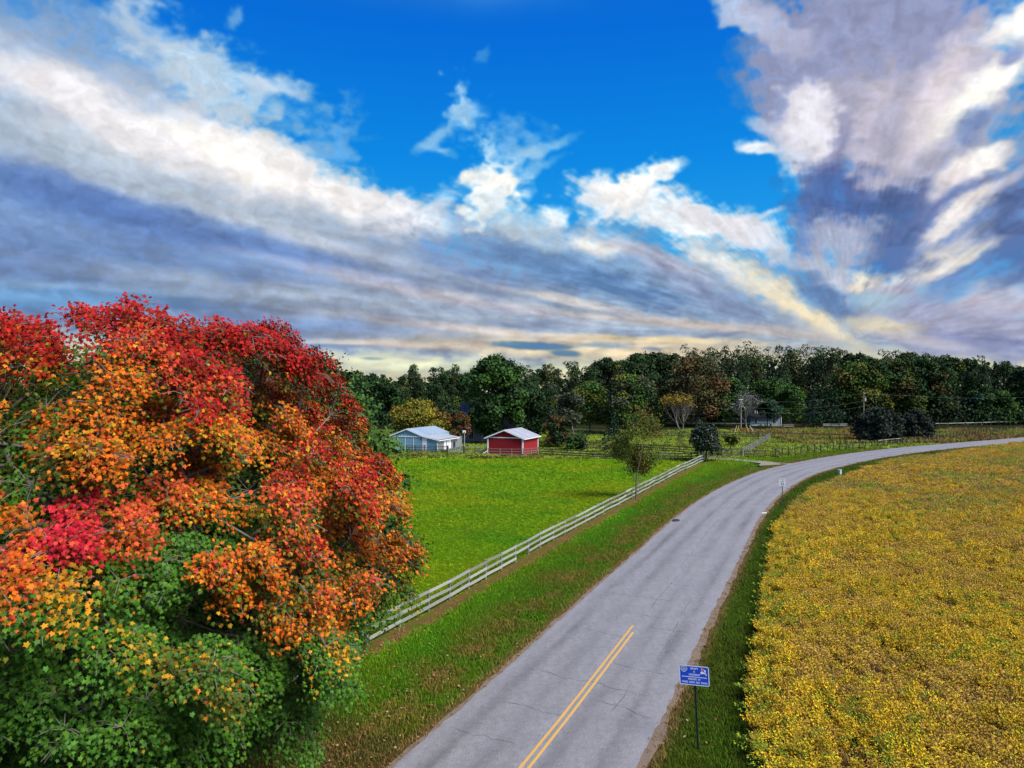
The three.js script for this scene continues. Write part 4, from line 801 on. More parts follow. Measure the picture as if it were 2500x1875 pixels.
{
  const p = [14.49, -62.9], r = rngOf(5), g = new THREE.IcosahedronGeometry(0.3, 2), a = g.attributes.position;
  for (let i = 0; i < a.count; i++) { const x = a.getX(i), y = a.getY(i), z = a.getZ(i), k = 1 + 0.22 * N1(x * 4 + 1, y * 4 + z * 3); a.setXYZ(i, x * k * 1.25, y * k * 0.5, z * k * 0.8); } g.computeVertexNormals();
  const m = new THREE.Mesh(g, new THREE.MeshStandardMaterial({ color: lin(0.05, 0.05, 0.055), map: grainTex, roughness: 0.95 })); m.name = 'stone'; m.position.set(p[0], 0.08, p[1]); m.rotation.y = 0.5; m.castShadow = m.receiveShadow = true; scene.add(m); tag(m, 'dark stone lying on the left edge of the road', 'stone');
  const q = [23.63, -66.61], b = new THREE.Mesh(chamferBox(0.46, 0.05, 0.12, 0.01), white); b.name = 'white_board_scrap'; b.position.set(q[0], groundHeight(q[0], q[1]) + 0.12, q[1]); b.rotation.set(0.1, 0.05, 0.05); b.castShadow = true; scene.add(b); tag(b, 'small white board scrap in the grass at the right road edge', 'board');
}
{
  // white board on a pole between the barns
  const p = [-9.56, -142.96], root = thing('backboard_pole', 'white board with a dark middle on a grey pole beside the blue barn', 'backboard', p[0], 0, p[1], -0.1), c = new Collect(); c.limb([V(0, -0.2, 0), V(0, 2.6, 0), V(0, 3.1, 0.25)], [0.07, 0.06, 0.05], 8);
  part('pole', c.build(), metalMat, root); part('board', plank(0.62, 0.5, 0.05, 0, 3.15, 0.3), white, root); part('dark_square', plank(0.3, 0.18, 0.02, 0.02, 3.08, 0.335), darkSteel, root);
}
// ---------- utility poles and lines ----------
const poleWood = wood(0.34, 0.32, 0.29);
function utilityPole(label, x, z, h, arms, turn) {
  const root = thing('utility_pole', label, 'utility pole', x, 0, z, turn, 'utility poles'), c = new Collect(); c.limb([V(0, -0.3, 0), V(0, h * 0.5, 0), V(0, h, 0)], [0.19, 0.17, 0.13], 8); part('pole', c.build(), poleWood, root); arms(root, h); return root;
}
const P1 = [67.43, -209.25], P2 = [104.69, -211.43];
utilityPole('wooden utility pole with crossarm and guy wires in front of the bare grey tree', P1[0], P1[1], 8.9, (root, h) => {
  for (const s of [-1, 1]) { const a = part('crossarm', plank(0.62, 0.1, 0.1, 0, 0, 0), white, root, s * 0.32, h - 0.25 - (s < 0 ? 0.06 : 0), 0.1); a.rotation.z = s * -0.2; }
  for (const [dx, dz] of [[-0.75, 0.4], [1.0, 0.5]]) { const c = new Collect(); c.limb([V(0, h - 0.4, 0), V(dx, h - 3, dz)], [0.035, 0.035], 5); part('guy_brace', c.build(), metalMat, root); }
  part('insulator', new THREE.CylinderGeometry(0.07, 0.09, 0.28, 8), white, root, 0.3, h - 2.4, 0.12);
}, 0);
utilityPole('wooden utility pole with a grey transformer behind the round bushes', P2[0], P2[1], 10.6, (root, h) => {
  part('transformer', new THREE.CylinderGeometry(0.28, 0.28, 0.9, 12), metalMat, root, 0.38, h - 2, 0.1); part('bracket', plank(0.3, 0.1, 0.12, 0.15, h - 1.7, 0.05), darkSteel, root);
  part('insulator', new THREE.CylinderGeometry(0.06, 0.08, 0.35, 8), white, root, 0, h + 0.1, 0); part('insulator', new THREE.CylinderGeometry(0.05, 0.07, 0.3, 8), white, root, 0.32, h - 0.2, 0.1);
}, 0.1);
{
  const span = (label, a, b, sag) => { const pts = [], rad = []; for (let k = 0; k <= 20; k++) { const t = k / 20; pts.push(V(lerp(a[0], b[0], t), lerp(a[1], b[1], t) - sag * 4 * t * (1 - t), lerp(a[2], b[2], t))); rad.push(0.013); } const c = new Collect(); c.limb(pts, rad, 4); const m = new THREE.Mesh(c.build(), new THREE.MeshStandardMaterial({ color: lin(0.12, 0.14, 0.14), roughness: 0.6 })); m.name = numbered('power_line'); scene.add(m); tag(m, label, 'power line', 'power lines'); };
  span('topmost power line between the two utility poles', [P1[0], 8.7, P1[1]], [P2[0], 10.7, P2[1]], 1.6);
  span('middle power line between the two utility poles', [P1[0], 6.5, P1[1]], [P2[0], 8.2, P2[1]], 1.4);
  span('lowest power line between the two utility poles', [P1[0], 5.4, P1[1]], [P2[0], 6.6, P2[1]], 1.5);
  span('power line running right from the pole with the transformer', [P2[0], 10.7, P2[1]], [180, 9.5, -236], 1.2);
  span('power line running left from the pole with the crossarm', [P1[0], 6.4, P1[1]], [30, 6, -230], 1.2);
  [[1793, 1055, 0.15, 'leftmost pale stake at the foot of the crossarm pole', 0.62, 0.62, 0.6], [1799, 1053, 0.14, 'yellow guy marker just left of the crossarm pole', 0.6, 0.55, 0.05], [1828, 1054, -0.2, 'yellow guy marker just right of the crossarm pole', 0.6, 0.55, 0.05], [1842, 1056, -0.3, 'rightmost pale stake beside the crossarm pole', 0.62, 0.62, 0.6]].forEach(([px, py, lean, label, r, g, b], i) => {
    const q = [[59.94, -191.49], [61.18, -193.31], [64.52, -193.31], [64.73, -189.7]][i], c = new Collect(); c.limb([V(0, -0.1, 0), V(lean * 2, 0.9, 0), V(lean * 4.4, 1.9, 0)], [0.07, 0.07, 0.06], 6);
    const m = new THREE.Mesh(c.build(), new THREE.MeshStandardMaterial({ color: lin(r, g, b), roughness: 0.6 })); m.name = numbered('guy_marker'); m.position.set(q[0], 0, q[1]); m.castShadow = true; scene.add(m); tag(m, label, 'marker', 'guy wire markers');
  });
}

// ---------- trees ----------
const barkTex = noiseTexture(256, 71, (u, v, n, r) => { const g = 0.7 + n(u, v * 0.2, 40) * 0.2 + n(u, v * 0.5, 14) * 0.12 + (r() - 0.5) * 0.12; return [g, g * 0.97, g * 0.93]; });
const bark = (r, g, b) => new THREE.MeshStandardMaterial({ color: lin(r, g, b), roughness: 0.95 });
const BARK = bark(0.08, 0.065, 0.05), BARK_GREY = bark(0.1, 0.098, 0.09), BARK_PALE = bark(0.14, 0.125, 0.115), BARK_DARK = bark(0.035, 0.03, 0.026), BARK_MOSS = bark(0.12, 0.13, 0.06);
const leafMat = new THREE.MeshPhysicalMaterial({ vertexColors: true, roughness: 0.7, specularIntensity: 0.35, side: THREE.DoubleSide });
const glossLeaf = new THREE.MeshPhysicalMaterial({ vertexColors: true, roughness: 0.45, specularIntensity: 0.6, side: THREE.DoubleSide });

// one leafy face: a small bent kite
function kite(g, p, n, s, r, col, long = 1) {
  const ux = r() - 0.5, uy = r() - 0.5, uz = r() - 0.5, d = ux * n.x + uy * n.y + uz * n.z;
  let ax = ux - n.x * d, ay = uy - n.y * d, az = uz - n.z * d; const l = Math.hypot(ax, ay, az) || 1; ax /= l; ay /= l; az /= l;
  const bx = n.y * az - n.z * ay, by = n.z * ax - n.x * az, bz = n.x * ay - n.y * ax, w = s * (0.28 + r() * 0.2) / Math.sqrt(long), h = s * 0.55 * long, f = s * 0.12;
  const a = g.vert(p.x - ax * h, p.y - ay * h, p.z - az * h, col), b = g.vert(p.x + bx * w + n.x * f, p.y + by * w + n.y * f, p.z + bz * w + n.z * f, col), c = g.vert(p.x + ax * h, p.y + ay * h, p.z + az * h, col), e = g.vert(p.x - bx * w + n.x * f * 0.5, p.y - by * w + n.y * f * 0.5, p.z - bz * w + n.z * f * 0.5, col);
  g.quad(a, b, c, e);
}
const shade = (c, r, v = 0.3) => { const k = 1 - v + r() * v * 2, q = 1 + (r() - 0.5) * 0.25; return [c[0] * k * q, c[1] * k, c[2] * k]; };
function dirOf(r) { const z = r() * 2 - 1, a = r() * 6.283, s = Math.sqrt(1 - z * z); return V(Math.cos(a) * s, z, Math.sin(a) * s); }
// leaves spread over a set of clumps; each clump has a colour of its own
function foliage(g, clumps, count, size, r, o = {}) {
  const tot = clumps.reduce((s, c) => s + c.r * c.r, 0), p = V(), n = V();
  for (const c of clumps) {
    const m = Math.round(count * c.r * c.r / tot);
    for (let k = 0; k < m; k++) {
      const d = dirOf(r); if (d.y < -0.2 && r() < 0.6) d.y = -d.y;
      const rad = c.r * (o.deep ? Math.cbrt(r()) : 0.62 + 0.46 * Math.pow(r(), 0.8)) * (1 + 0.2 * N1(d.x * 2.2 + c.x, d.z * 2.2 + d.y * 1.7 + c.z));
      p.set(c.x + d.x * rad * (c.sx ?? 1), c.y + d.y * rad * (c.sy ?? 0.85), c.z + d.z * rad * (c.sx ?? 1));
      n.copy(d).multiplyScalar(o.order ?? 0.9).add(dirOf(r)); n.y += 0.25; n.normalize();
      kite(g, p, n, size * (0.6 + r() * 0.8), r, shade(c.col, r, o.vary ?? 0.3), o.long ?? 1);
    }
  }
}
// recursive branching; collects the tips
function grow(g, p, dir, len, rad, depth, r, o, tips) {
  const pts = [p.clone()], rads = [rad], d = dir.clone(), q = p.clone(), n = 4;
  for (let k = 1; k <= n; k++) { d.x += (r() - 0.5) * o.wob; d.z += (r() - 0.5) * o.wob; d.y += (o.up ?? 0.06) + (r() - 0.5) * o.wob * 0.6; d.normalize(); q.addScaledVector(d, len / n); pts.push(q.clone()); rads.push(rad * lerp(1, o.taper ?? 0.55, k / n)); }
  g.limb(pts, rads, depth >= o.depth - 1 ? 6 : 4);
  tips.push({ p: q.clone(), d: d.clone(), depth, mid: pts[2] });
  if (depth <= 0) return;
  const kids = o.kids + (r() < 0.4 ? 1 : 0), a0 = r() * 6.28;
  for (let k = 0; k < kids; k++) {
    const a = a0 + k / kids * 6.283 + (r() - 0.5) * 0.8, t = k === 0 ? 1 : 0.45 + r() * 0.55, at = pts[Math.round(t * n)], sp = o.spread * (k === 0 ? 0.45 : 0.7 + r() * 0.6);
    const side = V(Math.cos(a), 0, Math.sin(a)); side.addScaledVector(d, -side.dot(d)).normalize();
    grow(g, at, d.clone().multiplyScalar(Math.cos(sp)).addScaledVector(side, Math.sin(sp)).normalize(), len * (0.62 + r() * 0.22), rads[n] * (k === 0 ? 0.95 : 0.75), depth - 1, r, o, tips);
  }
}
function treeParts(root, trunk, crown, barkMat, leaf = leafMat, leafName = 'crown') {
  if (trunk.n) part('trunk', trunk.build(), barkMat, root);
  if (crown && crown.n) part(leafName, crown.build(false), leaf, root);
}
const GREEN = [0.022, 0.06, 0.012], DEEP = [0.012, 0.034, 0.009], MID = [0.034, 0.085, 0.012], OLIVE = [0.06, 0.08, 0.01], YELLOWISH = [0.12, 0.13, 0.012], BLUEGREEN = [0.014, 0.045, 0.026], BROWN = [0.085, 0.055, 0.016], RUST = [0.14, 0.05, 0.016], GREYGREEN = [0.042, 0.055, 0.026], BRIGHT = [0.05, 0.12, 0.01], PURPLE = [0.018, 0.03, 0.016];

// a broad leafy tree: trunk, limbs, and a crown of uneven clumps
function broadTree(label, [x, z, h, w], cols, o = {}) {
  const r = rngOf(o.seed), root = thing(o.name ?? 'broadleaf_tree', label, 'tree', x, 0, z, r() * 6.28, o.group), tg = new Collect(), cg = new Collect(), clumps = [];
  const base = (o.base ?? 0.22) * h, rx = w / 2, n = Math.round((o.clumps ?? 26) * 1.5), top = h;
  tg.limb([V(0, -0.3, 0), V(0.1, base * 0.6, 0), V(-0.1, base + (h - base) * 0.4, 0.1), V(0, h * 0.8, 0)], [0.032 * h * 0.6, 0.025 * h * 0.6, 0.018 * h * 0.5, 0.03], 7);
  for (let k = 0; k < n; k++) {
    const t = k < n * 0.24 ? 0.72 + r() * 0.28 : r(), y = lerp(base, top - rx * (o.lump ?? 0.3) * 0.85, t), prof = o.cone ? (1 - t) * 0.95 + 0.05 : Math.sqrt(Math.max(0.02, 1 - ((t - (o.belly ?? 0.42)) / (t > (o.belly ?? 0.42) ? 1.04 - (o.belly ?? 0.42) : (o.belly ?? 0.42) + 0.25)) ** 2));
    const a = k * 2.4 + r() * 0.9, cr = rx * (o.lump ?? 0.3) * 1.18 * (0.7 + r() * 0.6) * (t > 0.8 ? 0.75 : 1), d = Math.max(0, rx * 1.08 * prof - cr * 0.7) * Math.sqrt(0.12 + 0.88 * r());
    const c = cols[Math.floor(r() * cols.length)];
    clumps.push({ x: Math.cos(a) * d, y, z: Math.sin(a) * d, r: cr, col: c });
    if (r() < 0.5) { const cl = clumps[clumps.length - 1]; tg.limb([V(0, Math.max(base * 0.8, cl.y - d * 0.9 - 1), 0), V(cl.x * 0.5, cl.y - d * 0.25 - 0.4, cl.z * 0.5), V(cl.x, cl.y, cl.z)], [0.012 * h * 0.6, 0.008 * h * 0.6, 0.02], 5); }
  }
  foliage(cg, clumps, (o.leaves ?? 3000) * (o.name === 'green_tree' ? 1.2 : 2), (o.size ?? Math.max(0.34, 0.028 * w)) * (o.name === 'green_tree' ? 1 : 1.45), r, { vary: o.vary ?? 0.35 });
  // loose sprays that break the outline
  for (let k = 0; k < (o.sprays ?? 60); k++) { const c = clumps[Math.floor(r() * clumps.length)], d = dirOf(r); d.y = Math.abs(d.y) * 0.8 + 0.1; const p = V(c.x, c.y, c.z).addScaledVector(d, c.r * (1 + r() * 0.35)); for (let q = 0; q < 7; q++) kite(cg, p.clone().add(V((r() - 0.5) * 0.9, (r() - 0.5) * 1.1, (r() - 0.5) * 0.9)), dirOf(r), (o.size ?? 0.4) * (0.5 + r() * 0.6), r, shade(c.col, r)); }
  treeParts(root, tg, cg, o.bark ?? BARK); return root;
}
// a tall forest tree with an open, tufted top
function openTree(label, [x, z, h, w], cols, o = {}) {
  const r = rngOf(o.seed), root = thing(o.name ?? 'forest_tree', label, 'tree', x, 0, z, r() * 6.28, o.group), tg = new Collect(), cg = new Collect(), tips = [], clumps = [];
  grow(tg, V(0, -0.3, 0), V(0, 1, 0), h * 0.42, 0.016 * h, 3, r, { wob: 0.1, up: 0.1, kids: 3, spread: o.spread ?? 0.5, depth: 3, taper: 0.7 }, tips);
  const hm = Math.max(...tips.map((t) => t.p.y)), s = h / (hm + 0.6); root.scale.set(s * (o.wide ?? 1), s, s * (o.wide ?? 1));
  for (const t of tips) if (t.depth <= 1) clumps.push({ x: t.p.x, y: t.p.y, z: t.p.z, r: (o.tuft ?? 0.06) * h * (0.7 + r() * 0.6) * (t.depth ? 1.2 : 1), col: cols[Math.floor(r() * cols.length)], sy: 0.8 });
  for (let k = 0; k < (o.fill ?? 5); k++) clumps.push({ x: (r() - 0.5) * w * 0.6, y: h * (0.3 + r() * 0.35), z: (r() - 0.5) * w * 0.6, r: h * 0.11, col: cols[Math.floor(r() * cols.length)] });
  foliage(cg, clumps, (o.leaves ?? 2200) * 1.7, (o.size ?? 0.42) * 1.45, r, { vary: 0.35 });
  treeParts(root, tg, cg, o.bark ?? BARK_DARK); return root;
}
function coniferTree(label, [x, z, h, w], cols, o = {}) {
  const r = rngOf(o.seed), root = thing(o.name ?? 'conifer_tree', label, 'tree', x, 0, z, r() * 6.28, o.group), tg = new Collect(), cg = new Collect();
  tg.limb([V(0, -0.3, 0), V(0, h * 0.5, 0), V(0, h, 0)], [0.02 * h, 0.012 * h, 0.02], 6);
  const n = Math.round(h * 9);
  for (let k = 0; k < n; k++) {
    const t = Math.pow(r(), 1.15), y = lerp(h * (o.base ?? 0.06), h * 0.98, t), L = w / 2 * (1 - t * 0.94) * (0.65 + r() * 0.5), a = r() * 6.283, c = cols[Math.floor(r() * cols.length)], m = Math.ceil(6 + L * 5);
    for (let q = 0; q < m; q++) { const e = Math.pow((q + r()) / m, 0.7), p = V(Math.cos(a + (r() - 0.5) * 0.35) * L * e, y + L * 0.12 - e * e * L * 0.4 + (r() - 0.5) * 0.25, Math.sin(a + (r() - 0.5) * 0.35) * L * e); const nn = dirOf(r); nn.y = Math.abs(nn.y) + 0.4; nn.normalize(); kite(cg, p, nn, (o.size ?? 0.4) * (0.6 + r() * 0.7), r, shade(c, r, 0.3), 1.4); }
  }
  treeParts(root, tg, cg, BARK_DARK); return root;
}
// a tree that shows its branches, with few leaves
function airyTree(label, [x, z, h, w], cols, o = {}) {
  const r = rngOf(o.seed), root = thing(o.name ?? 'airy_tree', label, 'tree', x, 0, z, o.turn ?? r() * 6.28, o.group), tg = new Collect(), cg = new Collect(), tips = [];
  for (const st of o.stems ?? [[0, 0]]) grow(tg, V(st[0] * 0.25, -0.3, st[1] * 0.25), V(st[0], 1, st[1]).normalize(), h * (o.bole ?? 0.34), (o.rad ?? 0.014) * h, o.depth ?? 4, r, { wob: o.wob ?? 0.16, up: o.up ?? 0.07, kids: o.kids ?? 2, spread: o.spread ?? 0.55, depth: o.depth ?? 4, taper: 0.62 }, tips);
  const hm = Math.max(...tips.map((t) => t.p.y)), wm = 2 * tips.map((t) => Math.hypot(t.p.x, t.p.z)).sort((a, b) => a - b)[Math.floor(tips.length * 0.95)], s = h / (hm + 0.3), sw = w / wm; root.scale.set(sw, s, sw);
  const leafy = tips.filter((t) => t.depth <= (o.leafDepth ?? 1) && (!o.leafFrom || t.p.y > hm * o.leafFrom));
  const per = (o.leaves ?? 3000) / Math.max(1, leafy.length), R = o.tuft ?? 0.55;
  for (const t of leafy) { const c = cols[Math.floor(r() * cols.length)]; for (let k = 0; k < per; k++) { const d = dirOf(r).multiplyScalar(R * Math.cbrt(r()) * (o.tuftStretch ?? 1)); kite(cg, t.p.clone().addScaledVector(t.d, (r() - 0.7) * R).add(d), dirOf(r), (o.size ?? 0.2) * (0.6 + r() * 0.7), r, shade(c, r)); } }
  treeParts(root, tg, cg, o.bark ?? BARK, o.leaf ?? leafMat); return root;
}

// ----- trees around the paddocks and the barns -----
broadTree('large dark green tree rising behind the red shed', [-3.2, -153.8, 19.2, 14.2], [GREEN, MID, DEEP, GREEN], { seed: 201, leaves: 6500, clumps: 46, lump: 0.24, belly: 0.5, size: 0.42, sprays: 160, base: 0.18 });
broadTree('domed yellow-brown tree right behind the pale blue barn', [-20.1, -152.6, 9.4, 14.1], [[0.1, 0.12, 0.01], [0.17, 0.15, 0.01], [0.13, 0.12, 0.012], [0.15, 0.09, 0.014]], { seed: 202, leaves: 6000, clumps: 34, lump: 0.26, base: 0.1, belly: 0.25, size: 0.32, name: 'domed_tree' });
broadTree('small reddish tree between the barns', [-10.9, -147.1, 7.3, 5.3], [RUST, BROWN, DEEP, [0.1, 0.04, 0.02]], { seed: 203, leaves: 2000, clumps: 18, size: 0.26, base: 0.2 });
broadTree('dark bushy green tree right of the white house', [3.6, -156.2, 13.5, 9.9], [DEEP, GREEN, DEEP], { seed: 204, leaves: 4200, clumps: 30, size: 0.36, base: 0.08 });
broadTree('dark brown-leaved tree beside the red shed', [9.2, -143, 6.3, 5.9], [[0.05, 0.03, 0.015], BROWN, DEEP], { seed: 205, leaves: 2400, clumps: 20, size: 0.28, base: 0.22 });
airyTree('grey-green thin-leaved tree behind the long dark fence', [13.5, -151.5, 10.7, 11.4], [GREYGREEN, [0.036, 0.045, 0.024], [0.055, 0.065, 0.04]], { seed: 206, leaves: 5200, size: 0.32, tuft: 0.9, depth: 5, bark: BARK_GREY, bole: 0.26 });
broadTree('tall yellow-green tree right of the spruce', [30.3, -184.5, 16, 14.9], [MID, OLIVE, GREYGREEN, YELLOWISH], { seed: 207, leaves: 5200, clumps: 40, lump: 0.24, size: 0.4, base: 0.15 });
broadTree('yellow-topped green tree left of the tall yellow-green tree', [21.2, -193.3, 14.2, 12.3], [YELLOWISH, OLIVE, MID], { seed: 208, leaves: 3600, clumps: 26, size: 0.4 });
broadTree('large brown-orange tree in front of the wood', [57.2, -220.6, 22.1, 19.1], [BROWN, [0.07, 0.06, 0.02], [0.1, 0.05, 0.016], [0.05, 0.055, 0.02]], { seed: 209, leaves: 5400, clumps: 40, lump: 0.24, size: 0.42, base: 0.14 });
broadTree('round green tree left of the bare grey tree', [67.6, -225.5, 16, 14.3], [GREEN, MID, DEEP], { seed: 210, leaves: 4400, clumps: 34, size: 0.4, base: 0.06 });
broadTree('round green tree over the far cottage', [87.8, -241.6, 16, 17.4], [GREEN, MID, BRIGHT, DEEP], { seed: 211, leaves: 4600, clumps: 34, size: 0.42, base: 0.2 });
airyTree('bare grey tree behind the crossarm pole', [71.2, -215.9, 12.7, 10.7], [[0.2, 0.2, 0.19]], { seed: 212, leaves: 300, size: 0.2, depth: 5, bark: BARK_GREY, bole: 0.24, kids: 3, spread: 0.42, rad: 0.012, name: 'bare_tree' });
airyTree('pale-stemmed tree with a fringe of yellow leaves', [47.3, -199, 10.6, 11.2], [[0.2, 0.14, 0.008], [0.15, 0.11, 0.01], [0.1, 0.065, 0.012]], { seed: 213, leaves: 1500, leafFrom: 0.78, size: 0.3, tuft: 0.9, depth: 4, kids: 3, spread: 0.42, up: 0.12, bole: 0.3, bark: BARK_PALE, stems: [[-0.5, 0.1], [0.5, -0.1], [0.15, 0.4], [-0.2, -0.4]], rad: 0.011, name: 'pale_stemmed_tree' });
airyTree('young tree with thin olive leaves standing in the roadside fence line', [13.2, -75.5, 9.5, 5.7], [OLIVE, YELLOWISH, [0.09, 0.085, 0.01], MID, [0.1, 0.07, 0.012]], { seed: 224, leaves: 8500, size: 0.2, tuft: 0.9, depth: 5, kids: 2, spread: 0.62, bole: 0.32, rad: 0.013, wob: 0.2, up: 0.05, leafDepth: 2, bark: bark(0.09, 0.075, 0.06), name: 'young_roadside_tree' });
{
  // round dark-leaved tree at the end of the fence
  const [x, z, h, w] = [31.5, -115.4, 5.8, 4.9], r = rngOf(215), root = thing('round_dark_tree', 'round tree with dark glossy leaves where the pale fence meets the driveway', 'tree', x, 0, z), tg = new Collect(), cg = new Collect(), cl = [];
  tg.limb([V(0, -0.3, 0), V(0.05, h * 0.25, 0), V(0, h * 0.7, 0)], [0.14, 0.11, 0.05], 7);
  for (let k = 0; k < 44; k++) { const t = (k + r()) / 44, y = lerp(h * 0.3, h * 0.9, t), R = w / 2 * Math.sqrt(1 - ((t - 0.35) / 0.75) ** 2) * 0.8, a = k * 2.4; cl.push({ x: Math.cos(a) * R * (0.5 + 0.5 * r()), y, z: Math.sin(a) * R * (0.5 + 0.5 * r()), r: w * 0.17 * (0.7 + r() * 0.6), col: [[0.018, 0.036, 0.014], [0.013, 0.027, 0.012], [0.026, 0.042, 0.02]][k % 3] }); }
  foliage(cg, cl, 8500, 0.3, r, { vary: 0.4 }); treeParts(root, tg, cg, BARK, glossLeaf);
}
airyTree('small wispy tree between the dark fences right of the round dark tree', [41.5, -135.3, 3.4, 2.3], [OLIVE, YELLOWISH], { seed: 216, leaves: 700, size: 0.24, tuft: 0.4, depth: 3, kids: 3, spread: 0.4, up: 0.14, bole: 0.3, name: 'small_tree' });
airyTree('slim mossy-trunked tree in front of the pale-stemmed tree', [29.6, -125.3, 4.8, 2.5], [OLIVE, GREYGREEN, YELLOWISH], { seed: 217, leaves: 500, size: 0.22, tuft: 0.4, depth: 3, kids: 2, spread: 0.5, bole: 0.5, bark: BARK_MOSS, name: 'slim_tree' });
coniferTree('dark spruce left of the young roadside tree', [17.8, -123.8, 8.4, 6.6], [BLUEGREEN, DEEP, [0.01, 0.03, 0.016]], { seed: 218, size: 0.34, base: 0.1 });
broadTree('low green shrub tree in front of the grey-green tree', [12.6, -137.2, 3.3, 4.6], [GREEN, MID, GREYGREEN], { seed: 219, leaves: 1700, clumps: 16, size: 0.28, base: 0.05 });
broadTree('larger round blackish bush by the bend', [82.4, -159.8, 7.6, 10.7], [PURPLE, [0.026, 0.034, 0.026], [0.016, 0.024, 0.018]], { seed: 220, leaves: 6000, clumps: 60, lump: 0.2, base: 0.01, belly: 0.36, size: 0.3, sprays: 30, name: 'round_bush', group: 'round dark bushes' });
broadTree('smaller round blackish bush right of the larger one', [96.5, -169.2, 7, 7.2], [PURPLE, [0.026, 0.033, 0.026], [0.016, 0.024, 0.018]], { seed: 221, leaves: 4600, clumps: 46, lump: 0.2, base: 0.01, belly: 0.36, size: 0.3, sprays: 24, name: 'round_bush', group: 'round dark bushes' });
broadTree('broad yellow-brown tree above the round bushes', [115.6, -236, 21.8, 20.4], [OLIVE, [0.1, 0.09, 0.014], YELLOWISH, MID], { seed: 222, leaves: 5600, clumps: 44, lump: 0.24, size: 0.44, base: 0.2 });
broadTree('brown-green tree right of the broad yellow-brown tree', [129.9, -236, 22.3, 16.3], [OLIVE, GREEN, [0.07, 0.06, 0.014], DEEP], { seed: 223, leaves: 5000, clumps: 38, size: 0.44, base: 0.16 });
broadTree('rust-tinged dark tree behind the smaller bush', [141.2, -236, 22, 15], [[0.06, 0.045, 0.014], DEEP, GREEN], { seed: 225, leaves: 4600, clumps: 36, size: 0.44, base: 0.1 });
coniferTree('dark blue-green conifer left of the yellow-brown tree', [93.5, -220.6, 13.2, 7.9], [BLUEGREEN, [0.016, 0.05, 0.03], DEEP], { seed: 226, size: 0.44, base: 0.04 });
coniferTree('shorter dark conifer beside the transformer pole', [99.4, -218.2, 10.7, 6.8], [BLUEGREEN, DEEP], { seed: 227, size: 0.42, base: 0.04 });
coniferTree('narrow conifer under the trees right of the bushes', [146.1, -233.3, 8.7, 5.9], [BLUEGREEN, [0.018, 0.045, 0.03]], { seed: 228, size: 0.4, base: 0.04 });
broadTree('bright-topped green tree near the right edge of the wood', [161.9, -236, 11.7, 12.2], [MID, GREEN, BRIGHT], { seed: 229, leaves: 3600, clumps: 28, size: 0.42, base: 0.06 });
broadTree('green tree right of the far cottage', [90.4, -230.6, 13.7, 9.3], [MID, GREEN, BRIGHT], { seed: 230, leaves: 3200, clumps: 26, size: 0.4, base: 0.08 });
broadTree('dark low tree under the wood right of the narrow conifer', [154.4, -236, 13.1, 10.9], [DEEP, GREEN, BLUEGREEN], { seed: 231, leaves: 3400, clumps: 26, size: 0.42, base: 0.04 });
broadTree('dark green tree at the right edge of the picture', [174.1, -241.6, 14.5, 12.5], [GREEN, DEEP, MID], { seed: 232, leaves: 3600, clumps: 28, size: 0.42, base: 0.04 });
